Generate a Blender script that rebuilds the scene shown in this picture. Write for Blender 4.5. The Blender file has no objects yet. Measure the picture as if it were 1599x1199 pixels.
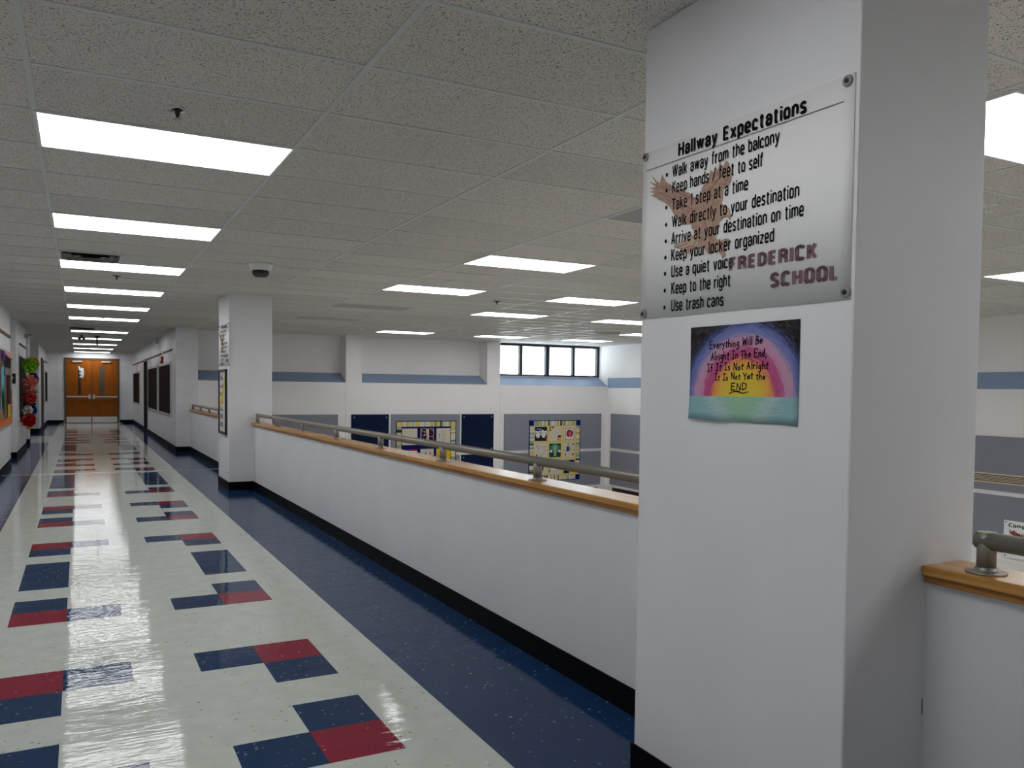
import bpy, bmesh, math, random
from mathutils import Vector, Matrix, Euler

C = bpy.context.scene.collection
SC = bpy.context.scene

# ------------------------------------------------------------------ camera
cam_d = bpy.data.cameras.new('camera')
cam = bpy.data.objects.new('camera', cam_d)
C.objects.link(cam)
SC.camera = cam
CAM = Vector((0.0794, -2.8908, 1.4074))
YAW, PITCH, ROLL = 0.46529, -0.033425, 0.011333
fw = Vector((math.sin(YAW)*math.cos(PITCH), math.cos(YAW)*math.cos(PITCH), math.sin(PITCH)))
rt = Vector((math.cos(YAW), -math.sin(YAW), 0))
up = rt.cross(fw)
r2 = math.cos(ROLL)*rt + math.sin(ROLL)*up
u2 = -math.sin(ROLL)*rt + math.cos(ROLL)*up
M = Matrix((r2, u2, -fw)).transposed().to_4x4()
M.translation = CAM
cam.matrix_world = M
cam_d.sensor_width = 36.0
cam_d.sensor_fit = 'HORIZONTAL'
cam_d.lens = 1246.7/1599*36.0
cam_d.shift_x = (799.5-750.59)/1599
cam_d.shift_y = (651.55-599.5)/1599
cam_d.clip_start = 0.05
cam_d.clip_end = 200

# ------------------------------------------------------------------ world, exposure
SC.view_settings.view_transform = 'Standard'
SC.view_settings.look = 'None'
SC.view_settings.gamma = 1.0
SC.view_settings.exposure = 0.0
SC.cycles.max_bounces = 16
SC.cycles.diffuse_bounces = 12
SC.cycles.glossy_bounces = 6
LIGHT_POWER = 7.3          # radiance of the ceiling light diffusers
SKY_POWER = 9.0
w = bpy.data.worlds.new('sky')
SC.world = w
w.use_nodes = True
nt = w.node_tree
nt.nodes.clear()
wo = nt.nodes.new('ShaderNodeOutputWorld')
bg = nt.nodes.new('ShaderNodeBackground')
tc = nt.nodes.new('ShaderNodeTexCoord')
nz = nt.nodes.new('ShaderNodeTexNoise')
nz.inputs['Scale'].default_value = 3.0
nz.inputs['Detail'].default_value = 5
cr = nt.nodes.new('ShaderNodeValToRGB')
cr.color_ramp.elements[0].position = 0.35
cr.color_ramp.elements[0].color = (0.62, 0.82, 1.0, 1)
cr.color_ramp.elements[1].position = 0.6
cr.color_ramp.elements[1].color = (0.86, 0.95, 1.0, 1)
nt.links.new(tc.outputs['Generated'], nz.inputs['Vector'])
nt.links.new(nz.outputs['Fac'], cr.inputs['Fac'])
nt.links.new(cr.outputs['Color'], bg.inputs['Color'])
bg.inputs['Strength'].default_value = SKY_POWER
nt.links.new(bg.outputs['Background'], wo.inputs['Surface'])

# ------------------------------------------------------------------ measures
H = 2.697            # ceiling height
GX, GY = 1.1139, 1.4270   # ceiling grid origin
TX, TY = 1.2192, 0.6096   # ceiling tile
FT = 0.3048
XL, XR = -1.02, 1.94      # corridor side walls
XP = 2.228                # parapet face
PX0, PX1 = 1.895, 2.452   # pillars
YB = -9.0                 # wall behind the camera
YE = 31.11                # end wall
YF = 15.5                 # atrium far wall
YW = 15.95                # recess / window plane
XA = 13.28                # atrium right wall
ZB = -3.2                 # atrium floor
rnd = random.Random(7)

# ------------------------------------------------------------------ materials
def lin(c):
    return tuple(x/12.92 if x <= .04045 else ((x+.055)/1.055)**2.4 for x in c)

def mat(name, col, rough=0.6, metal=0.0, spec=0.5, emit=None, estr=0.0):
    m = bpy.data.materials.new(name)
    m.use_nodes = True
    b = m.node_tree.nodes['Principled BSDF']
    b.inputs['Base Color'].default_value = (*col, 1)
    b.inputs['Roughness'].default_value = rough
    b.inputs['Metallic'].default_value = metal
    b.inputs['Specular IOR Level'].default_value = spec
    if emit:
        b.inputs['Emission Color'].default_value = (*emit, 1)
        b.inputs['Emission Strength'].default_value = estr
    return m

def N(m, typ, **kw):
    n = m.node_tree.nodes.new(typ)
    for k, v in kw.items():
        if k in n.inputs:
            n.inputs[k].default_value = v
        else:
            setattr(n, k, v)
    return n

def L(m, a, b):
    m.node_tree.links.new(a, b)

def bsdf(m):
    return m.node_tree.nodes['Principled BSDF']

def coords(m, scale=(1, 1, 1)):
    t = N(m, 'ShaderNodeTexCoord')
    mp = N(m, 'ShaderNodeMapping')
    mp.inputs['Scale'].default_value = scale
    g = N(m, 'ShaderNodeNewGeometry')
    L(m, g.outputs['Position'], mp.inputs['Vector'])
    return mp.outputs['Vector']

def ramp(m, fac, stops):
    r = N(m, 'ShaderNodeValToRGB')
    e = r.color_ramp.elements
    e[0].position, e[0].color = stops[0][0], (*stops[0][1], 1)
    e[1].position, e[1].color = stops[-1][0], (*stops[-1][1], 1)
    for p, c in stops[1:-1]:
        x = e.new(p)
        x.color = (*c, 1)
    L(m, fac, r.inputs['Fac'])
    return r.outputs['Color']

def bump(m, height, strength, dist=0.01, prev=None):
    b = N(m, 'ShaderNodeBump')
    b.inputs['Strength'].default_value = strength
    b.inputs['Distance'].default_value = dist
    L(m, height, b.inputs['Height'])
    L(m, b.outputs['Normal'], bsdf(m).inputs['Normal'])
    return b

def noisy(m, col, scale, amt, detail=3, rough=None):
    v = coords(m, scale)
    n = N(m, 'ShaderNodeTexNoise', Scale=1.0, Detail=detail)
    L(m, v, n.inputs['Vector'])
    c = ramp(m, n.outputs['Fac'], [(0.3, tuple(x*(1-amt) for x in col)), (0.7, tuple(min(1, x*(1+amt)) for x in col))])
    L(m, c, bsdf(m).inputs['Base Color'])
    return n

WALLC = (0.74, 0.74, 0.76)
m_wall = mat('painted_wall', WALLC, 0.45, spec=0.35)
n_ = noisy(m_wall, WALLC, (2.5, 2.5, 2.5), 0.025)
v_ = coords(m_wall, (120, 120, 120))
nn = N(m_wall, 'ShaderNodeTexNoise', Scale=1.0, Detail=2)
L(m_wall, v_, nn.inputs['Vector'])
bump(m_wall, nn.outputs['Fac'], 0.08, 0.002)

m_awall = mat('painted_atrium_wall', (0.82, 0.795, 0.785), 0.6, spec=0.25)
noisy(m_awall, (0.82, 0.795, 0.785), (1.5, 1.5, 1.5), 0.02)

# painted concrete block walls of the corridor
m_block = mat('painted_block', WALLC, 0.4, spec=0.4)
g_ = N(m_block, 'ShaderNodeNewGeometry')
s_ = N(m_block, 'ShaderNodeSeparateXYZ')
L(m_block, g_.outputs['Position'], s_.inputs[0])
c_ = N(m_block, 'ShaderNodeCombineXYZ')
a_ = N(m_block, 'ShaderNodeMath', operation='ADD')
L(m_block, s_.outputs['X'], a_.inputs[0]); L(m_block, s_.outputs['Y'], a_.inputs[1])
L(m_block, a_.outputs[0], c_.inputs['X']); L(m_block, s_.outputs['Z'], c_.inputs['Y'])
b_ = N(m_block, 'ShaderNodeTexBrick')
b_.inputs['Color1'].default_value = (*WALLC, 1)
b_.inputs['Color2'].default_value = (0.685, 0.685, 0.70, 1)
b_.inputs['Mortar'].default_value = (0.68, 0.68, 0.695, 1)
b_.inputs['Scale'].default_value = 1.0
b_.inputs['Brick Width'].default_value = 0.4
b_.inputs['Row Height'].default_value = 0.2
b_.inputs['Mortar Size'].default_value = 0.004
L(m_block, c_.outputs[0], b_.inputs['Vector'])
L(m_block, b_.outputs['Color'], bsdf(m_block).inputs['Base Color'])
bump(m_block, b_.outputs['Fac'], -0.3, 0.004)

# mineral fibre ceiling tile with dark fissures
CEILC = (0.745, 0.70, 0.65)
m_ceil = mat('ceiling_tile', CEILC, 0.9, spec=0.1)
v_ = coords(m_ceil, (115, 120, 75))
n1 = N(m_ceil, 'ShaderNodeTexNoise', Scale=1.0, Detail=2, Roughness=0.6)
L(m_ceil, v_, n1.inputs['Vector'])
v2 = coords(m_ceil, (300, 300, 200))
n2 = N(m_ceil, 'ShaderNodeTexNoise', Scale=1.0, Detail=1)
L(m_ceil, v2, n2.inputs['Vector'])
mx = N(m_ceil, 'ShaderNodeMath', operation='MINIMUM')
ad = N(m_ceil, 'ShaderNodeMath', operation='ADD'); ad.inputs[1].default_value = 0.03
L(m_ceil, n2.outputs['Fac'], ad.inputs[0])
L(m_ceil, n1.outputs['Fac'], mx.inputs[0]); L(m_ceil, ad.outputs[0], mx.inputs[1])
# each tile a slightly different tone
g_ = N(m_ceil, 'ShaderNodeNewGeometry')
sub = N(m_ceil, 'ShaderNodeVectorMath', operation='SUBTRACT'); sub.inputs[1].default_value = (GX, GY, 0)
dv = N(m_ceil, 'ShaderNodeVectorMath', operation='DIVIDE'); dv.inputs[1].default_value = (TX, TY, 1000)
fl = N(m_ceil, 'ShaderNodeVectorMath', operation='FLOOR')
wn = N(m_ceil, 'ShaderNodeTexWhiteNoise')
L(m_ceil, g_.outputs['Position'], sub.inputs[0]); L(m_ceil, sub.outputs[0], dv.inputs[0])
L(m_ceil, dv.outputs[0], fl.inputs[0]); L(m_ceil, fl.outputs[0], wn.inputs['Vector'])
tone = ramp(m_ceil, wn.outputs['Value'], [(0.0, (0.93, 0.93, 0.93)), (1.0, (1.04, 1.04, 1.04))])
spk = ramp(m_ceil, mx.outputs[0], [(0.33, (0.12, 0.11, 0.10)), (0.42, CEILC), (1.0, CEILC)])
mul = N(m_ceil, 'ShaderNodeMixRGB', blend_type='MULTIPLY'); mul.inputs['Fac'].default_value = 1
L(m_ceil, spk, mul.inputs['Color1']); L(m_ceil, tone, mul.inputs['Color2'])
L(m_ceil, mul.outputs[0], bsdf(m_ceil).inputs['Base Color'])

m_tee = mat('white_tee_bar', (0.60, 0.61, 0.58), 0.28, spec=0.5)

# waxed vinyl composition floor tile: base colour with chips, glossy, slightly wavy
def vinyl(name, base, chips, chip_fac):
    m = mat(name, base, 0.03, spec=0.15)
    v = coords(m, (42, 66, 50))
    vo = N(m, 'ShaderNodeTexVoronoi', Scale=1.0)
    L(m, v, vo.inputs['Vector'])
    sep = N(m, 'ShaderNodeSeparateColor')
    L(m, vo.outputs['Color'], sep.inputs[0])
    # a chip only in the cells whose random value passes, and only near the cell centre
    th = N(m, 'ShaderNodeMath', operation='GREATER_THAN'); th.inputs[1].default_value = 1-chip_fac
    L(m, sep.outputs[0], th.inputs[0])
    ds = N(m, 'ShaderNodeMath', operation='LESS_THAN'); ds.inputs[1].default_value = 0.29
    L(m, vo.outputs['Distance'], ds.inputs[0])
    mu = N(m, 'ShaderNodeMath', operation='MULTIPLY')
    L(m, th.outputs[0], mu.inputs[0]); L(m, ds.outputs[0], mu.inputs[1])
    big = N(m, 'ShaderNodeTexNoise', Scale=1.0, Detail=3)
    L(m, coords(m, (9, 9, 9)), big.inputs['Vector'])
    bc = ramp(m, big.outputs['Fac'], [(0.3, tuple(x*.94 for x in base)), (0.7, tuple(x*1.05 for x in base))])
    cc = ramp(m, sep.outputs[1], [(i/max(1, len(chips)-1), c) for i, c in enumerate(chips)])
    mixc = N(m, 'ShaderNodeMixRGB')
    L(m, mu.outputs[0], mixc.inputs['Fac']); L(m, bc, mixc.inputs['Color1']); L(m, cc, mixc.inputs['Color2'])
    L(m, mixc.outputs[0], bsdf(m).inputs['Base Color'])
    # ripples in the wax, running across the corridor
    w1 = N(m, 'ShaderNodeTexNoise', Scale=1.0, Detail=3.0, Roughness=0.5)
    L(m, coords(m, (8.0, 34, 10)), w1.inputs['Vector'])
    w2 = N(m, 'ShaderNodeTexNoise', Scale=1.0, Detail=1.0)
    L(m, coords(m, (1.6, 6.5, 5)), w2.inputs['Vector'])
    sm = N(m, 'ShaderNodeMath', operation='MULTIPLY_ADD'); sm.inputs[1].default_value = 2.2
    L(m, w2.outputs['Fac'], sm.inputs[0]); L(m, w1.outputs['Fac'], sm.inputs[2])
    bump(m, sm.outputs[0], 0.17, 0.005)
    return m

m_fw = vinyl('white_vinyl_tile', (0.57, 0.60, 0.55), [(0.18, 0.17, 0.15), (0.40, 0.36, 0.30), (0.75, 0.75, 0.72)], 0.10)
m_fb = vinyl('blue_vinyl_tile', (0.010, 0.038, 0.110), [(0.16, 0.24, 0.36), (0.04, 0.09, 0.20), (0.40, 0.46, 0.52)], 0.09)
m_fr = vinyl('red_vinyl_tile', (0.25, 0.016, 0.040), [(0.45, 0.20, 0.22), (0.20, 0.01, 0.03), (0.50, 0.30, 0.30)], 0.06)
m_lower = mat('lower_floor_tile', (0.62, 0.63, 0.60), 0.3)
m_strip = mat('metal_joint_strip', (0.75, 0.75, 0.73), 0.35, 0.6)

m_base = mat('black_rubber_base', (0.003, 0.003, 0.005), 0.5, spec=0.08)
m_steel = mat('brushed_steel', (0.62, 0.60, 0.57), 0.32, 0.95)
m_rail = mat('painted_metal_rail', (0.27, 0.255, 0.22), 0.42, 0.6)
m_chrome = mat('chrome', (0.55, 0.55, 0.54), 0.15, 1.0)
m_dark = mat('dark_metal', (0.03, 0.028, 0.025), 0.4, 0.4)
m_black = mat('black_plastic', (0.01, 0.01, 0.011), 0.25)
m_bronze = mat('bronze_frame', (0.10, 0.085, 0.06), 0.45, 0.3)
m_white = mat('white_enamel', (0.78, 0.78, 0.76), 0.4)
m_alu = mat('aluminium_frame', (0.55, 0.54, 0.53), 0.4, 0.7)
m_paper = mat('white_paper', (0.80, 0.80, 0.79), 0.7)
m_sign = mat('white_vinyl_banner', (0.82, 0.82, 0.81), 0.5, spec=0.2)
m_ink = mat('black_ink', (0.008, 0.008, 0.010), 0.6, spec=0.05)
m_rule = mat('grey_rule_ink', (0.03, 0.03, 0.033), 0.6, spec=0.05)
m_plum = mat('plum_ink', (0.20, 0.115, 0.15), 0.6, spec=0.1)
m_eagle = mat('brown_print', (0.50, 0.31, 0.23), 0.55)
m_eagle2 = mat('dark_brown_print', (0.26, 0.14, 0.11), 0.55)
m_eagle3 = mat('tan_print', (0.48, 0.36, 0.24), 0.55)
noisy(m_eagle, (0.40, 0.25, 0.185), (60, 60, 120), 0.22)
m_band = mat('blue_sill_paint', (0.215, 0.295, 0.43), 0.5)
m_sill = m_band
m_grey = mat('grey_fabric_panel', (0.235, 0.245, 0.29), 0.9, spec=0.1)
m_navy = mat('navy_fabric_panel', (0.008, 0.017, 0.045), 0.9, spec=0.05)
m_brownp = mat('dark_brown_laminate', (0.055, 0.030, 0.024), 0.25, spec=0.5)
m_brown = mat('dark_brown_cork', (0.02, 0.012, 0.009), 0.9, spec=0.02)
noisy(m_brown, (0.020, 0.012, 0.009), (90, 90, 90), 0.4)
m_brail = mat('brown_cork_rail', (0.13, 0.060, 0.030), 0.7)
m_beige = mat('beige_grille', (0.62, 0.52, 0.38), 0.5)

def wood(name, c1, c2, rough, scale, vert=False):
    m = mat(name, c1, rough, spec=0.5)
    v = coords(m, scale)
    n = N(m, 'ShaderNodeTexNoise', Scale=1.0, Detail=4, Roughness=0.6, Distortion=0.8)
    L(m, v, n.inputs['Vector'])
    bsdf(m).inputs['Specular IOR Level'].default_value = 0.5 if rough < .4 else 0.15
    L(m, ramp(m, n.outputs['Fac'], [(0.3, c1), (0.55, tuple((a+b)/2 for a, b in zip(c1, c2))), (0.75, c2)]), bsdf(m).inputs['Base Color'])
    return m
m_oak = wood('varnished_oak', (0.42, 0.185, 0.032), (0.66, 0.35, 0.09), 0.24, (30, 1.6, 45))
m_oakd = wood('varnished_oak_moulding', (0.27, 0.105, 0.018), (0.46, 0.20, 0.042), 0.32, (30, 1.6, 45))
m_door = wood('orange_wood_veneer', (0.25, 0.062, 0.003), (0.36, 0.105, 0.008), 0.5, (14, 14, 1.2))

m_diff = mat('lit_diffuser', (0.9, 0.9, 0.9), 0.5, emit=(0.97, 0.985, 1.0), estr=LIGHT_POWER)
m_off = mat('unlit_diffuser', (0.36, 0.34, 0.33), 0.4)

m_glass = bpy.data.materials.new('clear_glass')
m_glass.use_nodes = True
_t = m_glass.node_tree
_t.nodes.remove(_t.nodes['Principled BSDF'])
_o = _t.nodes['Material Output']
_tr = _t.nodes.new('ShaderNodeBsdfTransparent'); _gl = _t.nodes.new('ShaderNodeBsdfGlossy'); _mx = _t.nodes.new('ShaderNodeMixShader')
_gl.inputs['Roughness'].default_value = 0.02
_mx.inputs['Fac'].default_value = 0.06
_t.links.new(_tr.outputs[0], _mx.inputs[1]); _t.links.new(_gl.outputs[0], _mx.inputs[2]); _t.links.new(_mx.outputs[0], _o.inputs['Surface'])

_flat = {}
def flat(name, col, rough=0.75):
    if name not in _flat:
        _flat[name] = mat(name, col, rough, spec=0.04)
    return _flat[name]

# ------------------------------------------------------------------ mesh helpers
class MB:
    def __init__(self):
        self.v, self.f, self.mi, self.mats, self.smooth = [], [], [], [], []
    def slot(self, m):
        if m is None:
            return 0
        if m not in self.mats:
            self.mats.append(m)
        return self.mats.index(m)
    def add(self, vs, fs, m=None, smooth=False):
        o = len(self.v)
        k = self.slot(m)
        self.v += [tuple(x) for x in vs]
        for f in fs:
            self.f.append(tuple(i+o for i in f)); self.mi.append(k); self.smooth.append(smooth)
        return self
    def box(self, x0, x1, y0, y1, z0, z1, m=None):
        vs = [(x, y, z) for x in (x0, x1) for y in (y0, y1) for z in (z0, z1)]
        fs = [(0, 1, 3, 2), (4, 6, 7, 5), (0, 4, 5, 1), (2, 3, 7, 6), (0, 2, 6, 4), (1, 5, 7, 3)]
        return self.add(vs, fs, m)
    def poly(self, pts, m=None):
        return self.add(pts, [tuple(range(len(pts)))], m)
    def prism(self, prof, a, b, axis, m=None):
        """profile of 2-d points swept along an axis (0=x: prof is y,z; 1=y: prof is x,z)"""
        n = len(prof)
        def P(t, p):
            return (t, p[0], p[1]) if axis == 0 else ((p[0], t, p[1]) if axis == 1 else (p[0], p[1], t))
        vs = [P(a, p) for p in prof] + [P(b, p) for p in prof]
        fs = [tuple(range(n))[::-1], tuple(range(n, 2*n))] + [(i, (i+1) % n, n+(i+1) % n, n+i) for i in range(n)]
        return self.add(vs, fs, m)
    def lathe(self, prof, c, axis='z', seg=24, m=None, smooth=True):
        """profile of (radius, height) about an axis through c"""
        vs, fs = [], []
        n = len(prof)
        for k in range(seg):
            a = 2*math.pi*k/seg
            for r, h in prof:
                p = (r*math.cos(a), r*math.sin(a), h)
                if axis == 'x': p = (h, r*math.cos(a), r*math.sin(a))
                if axis == 'y': p = (r*math.cos(a), h, r*math.sin(a))
                vs.append((c[0]+p[0], c[1]+p[1], c[2]+p[2]))
        for k in range(seg):
            k2 = (k+1) % seg
            for i in range(n-1):
                fs.append((k*n+i, k2*n+i, k2*n+i+1, k*n+i+1))
        self.add(vs, fs, m, smooth)
        for i in (0, n-1):
            if prof[i][0] > 1e-6:
                self.add([vs[k*n+i] for k in range(seg)], [tuple(range(seg))], m)
        return self
    def tube(self, p, q, r, seg=16, m=None):
        p, q = Vector(p), Vector(q)
        d = (q-p).normalized()
        a = d.orthogonal().normalized(); b = d.cross(a)
        vs = []
        for e in (p, q):
            for k in range(seg):
                t = 2*math.pi*k/seg
                vs.append(e + r*(math.cos(t)*a+math.sin(t)*b))
        self.add(vs, [(k, (k+1) % seg, seg+(k+1) % seg, seg+k) for k in range(seg)], m, True)
        self.add(vs, [tuple(range(seg))[::-1], tuple(range(seg, 2*seg))], m)
        return self
    def build(self, name, m=None, parent=None, bevel=0.0):
        off = Vector((0, 0, 0))
        if parent is not None:
            off = WL[parent.name]
        me = bpy.data.meshes.new(name)
        me.from_pydata([Vector(x)-off for x in self.v], [], self.f)
        mats = self.mats or [m]
        for x in mats:
            me.materials.append(x)
        for p, k, s in zip(me.polygons, self.mi, self.smooth):
            p.material_index = k if self.mats else 0
            p.use_smooth = s
        bm = bmesh.new(); bm.from_mesh(me)
        bmesh.ops.remove_doubles(bm, verts=bm.verts, dist=1e-6)
        bmesh.ops.recalc_face_normals(bm, faces=bm.faces)
        bm.to_mesh(me); bm.free()
        o = bpy.data.objects.new(name, me)
        C.objects.link(o)
        WL[o.name] = off
        if parent is not None:
            o.parent = parent
        if bevel:
            b = o.modifiers.new('bevel', 'BEVEL'); b.width = bevel; b.segments = 2; b.limit_method = 'ANGLE'
        return o

WL = {}   # world location of every object, by name
def thing(name, label, cat, loc=(0, 0, 0), group=None):
    o = bpy.data.objects.new(name, None)
    C.objects.link(o)
    o.location = loc
    o.empty_display_size = 0.1
    WL[o.name] = Vector(loc)
    o['label'] = label; o['category'] = cat
    if group: o['group'] = group
    return o

def tag(o, label, cat, group=None):
    o['label'] = label; o['category'] = cat
    if group: o['group'] = group
    return o

def struct(mb, name, m=None, bevel=0):
    o = mb.build(name, m, None, bevel)
    o['kind'] = 'structure'
    return o

def copy_tree(src, loc, label, group=None):
    r = src.copy(); C.objects.link(r); r.location = loc
    WL[r.name] = Vector(loc)
    r['label'] = label
    if group: r['group'] = group
    for ch in list(src.children):
        c = ch.copy(); C.objects.link(c); c.parent = r
        for g in ch.children:
            d = g.copy(); C.objects.link(d); d.parent = c
    return r

# condensed grotesque lettering: each glyph is its width and its pen strokes, capital height 1
def _arc(cx, cy, rx, ry, a0, a1, n=7):
    return [(cx+rx*math.cos(math.radians(a0+(a1-a0)*k/n)), cy+ry*math.sin(math.radians(a0+(a1-a0)*k/n))) for k in range(n+1)]
XH, LW = .72, .34
def _o(w, h, y=0):
    r = w/2; q = min(.20, h/2)
    return _arc(r, y+h-q, r, q, 0, 180)+_arc(r, y+q, r, q, 180, 360)+[(w, y+h-q)]
def _arch(w, h):
    return [(0, h-.22)]+_arc(w/2, h-.20, w/2, .20, 180, 0)+[(w, 0)]
def _cc(w, h, y=0):
    r = w/2; q = min(.20, h/2)
    return _arc(r, y+h-q, r, q, 10, 180)+_arc(r, y+q, r, q, 180, 350)
def _s(w, h):
    r = w/2; q = h*.27
    return _arc(r, h-q, r, q, 15, 180, 6)+[(.10*w, h*.60), (.9*w, h*.42)]+_arc(r, q, r, q, 0, -165, 6)
W_ = LW
GLY = {
 'a': (W_, [[(0, .54)]+_arc(W_/2, XH-.18, W_/2, .18, 170, 0)+[(W_, 0)], [(W_, .42), (.16, .40)]+_arc(.15, .20, .15, .20, 90, 270)+[(.24, .02), (W_, .14)]]),
 'b': (W_, [[(0, 1), (0, 0)], _o(W_, XH)]), 'c': (W_, [_cc(W_, XH)]), 'd': (W_, [[(W_, 1), (W_, 0)], _o(W_, XH)]),
 'e': (W_, [[(0, .37), (W_, .37), (W_, XH-.2)]+_arc(W_/2, XH-.2, W_/2, .2, 0, 180)+_arc(W_/2, .2, W_/2, .2, 180, 345)]),
 'f': (.24, [[(.08, 0), (.08, .84), (.12, .96), (.26, 1)], [(-.03, XH), (.25, XH)]]), 'g': (W_, [_o(W_, XH), [(W_, XH), (W_, -.08)]+_arc(W_/2, -.08, W_/2, .16, 0, -165)]),
 'h': (W_, [[(0, 1), (0, 0)], _arch(W_, XH)]), 'i': (.0, [[(0, XH), (0, 0)], [(0, 1), (0, .87)]]), 'k': (W_, [[(0, 1), (0, 0)], [(W_-.02, XH), (.02, .30)], [(.11, .40), (W_, 0)]]),
 'l': (.0, [[(0, 1), (0, 0)]]), 'm': (.58, [[(0, XH), (0, 0)], _arch(.29, XH), [(p+.29, q) for p, q in _arch(.29, XH)]]), 'n': (W_, [[(0, XH), (0, 0)], _arch(W_, XH)]),
 'o': (W_, [_o(W_, XH)]), 'p': (W_, [[(0, XH), (0, -.24)], _o(W_, XH)]), 'q': (W_, [[(W_, XH), (W_, -.24)], _o(W_, XH)]),
 'r': (.22, [[(0, XH), (0, 0)], [(0, XH-.24), (.07, XH-.07), (.23, XH-.01)]]), 's': (.31, [_s(.31, XH)]), 't': (.24, [[(.09, .92), (.09, .14), (.13, .02), (.25, 0)], [(-.03, XH), (.25, XH)]]),
 'u': (W_, [[(0, XH), (0, .2)]+_arc(W_/2, .2, W_/2, .2, 180, 360)+[(W_, XH-.2)], [(W_, XH), (W_, 0)]]), 'v': (.38, [[(0, XH), (.19, 0), (.38, XH)]]), 'w': (.58, [[(0, XH), (.15, 0), (.29, XH), (.43, 0), (.58, XH)]]),
 'x': (.38, [[(0, XH), (.38, 0)], [(.38, XH), (0, 0)]]), 'y': (.38, [[(0, XH), (.19, .02)], [(.38, XH), (.15, -.14), (.08, -.22), (-.02, -.22)]]), 'z': (.32, [[(0, XH-.06), (.32, XH-.06), (0, .06), (.32, .06)]]),
 'A': (.46, [[(0, 0), (.23, 1), (.46, 0)], [(.08, .30), (.38, .30)]]), 'C': (.42, [_cc(.42, 1)]), 'D': (.42, [[(0, .93), (.18, .93)]+_arc(.18, .69, .24, .24, 90, 0)+_arc(.18, .31, .24, .24, 0, -90)+[(0, .07)], [(0, 1), (0, 0)]]),
 'E': (.36, [[(0, 1), (0, 0)], [(0, .93), (.37, .93)], [(0, .51), (.33, .51)], [(0, .07), (.38, .07)]]), 'F': (.34, [[(0, 1), (0, 0)], [(0, .93), (.36, .93)], [(0, .50), (.31, .50)]]),
 'H': (.42, [[(0, 1), (0, 0)], [(.42, 1), (.42, 0)], [(0, .52), (.42, .52)]]), 'I': (.0, [[(0, 1), (0, 0)]]), 'K': (.42, [[(0, 1), (0, 0)], [(.40, 1), (.02, .40)], [(.14, .56), (.43, 0)]]),
 'L': (.34, [[(0, 1), (0, .0)], [(0, .07), (.35, .07)]]), 'O': (.44, [_o(.44, 1)]), 'R': (.42, [[(0, 1), (0, 0)], [(0, .93), (.22, .93)]+_arc(.22, .72, .20, .21, 90, -90)+[(0, .51)], [(.24, .50), (.38, .38), (.42, 0)]]),
 'S': (.40, [_s(.40, 1)]), 'T': (.44, [[(.22, 1), (.22, 0)], [(-.04, .93), (.48, .93)]]), 'U': (.42, [[(0, 1), (0, .2)]+_arc(.21, .2, .21, .2, 180, 360)+[(.42, 1)]]),
 'W': (.70, [[(0, 1), (.18, 0), (.35, 1), (.52, 0), (.70, 1)]]), '1': (.16, [[(.16, 1), (.16, 0)], [(0, .80), (.10, .84), (.16, .98)]]), '/': (.30, [[(0, -.02), (.30, 1.02)]]), '0': (.36, [_o(.36, 1)]), ' ': (.15, [])}
def letters(s, width, cap, t):
    """lettering of pen width t (in capital heights) stretched to the given width: list of 2-d polygons"""
    gap = .085+t
    adv = [GLY[c][0]+gap for c in s]
    tot = sum(adv)-gap+t
    kx, x, out = width/tot, t/2, []
    h = t/2
    for c, a in zip(s, adv):
        for ln in GLY[c][1]:
            # rounded outlines sit inside the letter height
            pts = [(x+p, min(max(q, h if abs(q) < .01 and len(ln) > 4 else q), 9)) for p, q in ln]
            closed = len(ln) > 6 and math.hypot(ln[0][0]-ln[-1][0], ln[0][1]-ln[-1][1]) < .02
            for k, ((x0, y0), (x1, y1)) in enumerate(zip(pts, pts[1:])):
                l = math.hypot(x1-x0, y1-y0)
                if l < 1e-5: continue
                nx, ny = -(y1-y0)/l*h, (x1-x0)/l*h
                out.append([(x0+nx, y0+ny), (x0-nx, y0-ny), (x1-nx, y1-ny), (x1+nx, y1+ny)])
                if k < len(pts)-2 or closed:
                    out.append([(x1+h*math.cos(b*math.pi/4), y1+h*math.sin(b*math.pi/4)) for b in range(8)])
        x += a
    return [[(p*kx, q*cap) for p, q in poly] for poly in out]

# ------------------------------------------------------------------ floor
def floor_col():
    """colour of each floor tile: key (column, row) in feet"""
    t = {}
    def both(cx, r, c):
        t[(cx, r)] = c; t[(2-cx, r)] = c
    def A(y):      # blue over red, blue arm beside the red
        both(3, y+1, 'b'); both(3, y, 'r'); both(2, y, 'b')
    def B(y):      # red over blue, blue arm beside the red
        both(3, y+1, 'r'); both(3, y, 'b'); both(2, y+1, 'b')
    def S(y, n):
        for k in range(n): both(3, y+k, 'b')
    for y in (-12, -20): A(y); B(y+3)
    S(-9+0, 3); B(-5)
    A(0); B(3); A(8); S(11, 3); B(15); A(20); B(23); A(28); S(31, 6)
    B(38); A(42); B(45); A(50); S(54, 7); B(62); A(66); B(69); A(74); S(78, 6); B(86); A(90); B(93); A(98)
    return t
ft = floor_col()
mb = MB()
for r in range(-30, 103):
    y0, y1 = r*FT, min((r+1)*FT, YE)
    if y1 <= YB or y0 >= YE: continue
    y0 = max(y0, YB)
    for cx in range(-11, 8):
        x0, x1 = cx*FT, min((cx+1)*FT, 2.40)
        if x1 < XL-0.75 and not (19.5 < (y0+y1)/2 < 24.45): continue
        c = ft.get((cx, r))
        ym = (y0+y1)/2
        if c is None:
            white = -2 <= cx < 5 or (cx < -2 and 19.5 < ym < 22.6)
            c = 'w' if white else 'b'
        mb.add([(x0, y0, 0), (x1, y0, 0), (x1, y1, 0), (x0, y1, 0)], [(0, 1, 2, 3)], {'w': m_fw, 'b': m_fb, 'r': m_fr}[c])
fo = struct(mb, 'floor')
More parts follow.
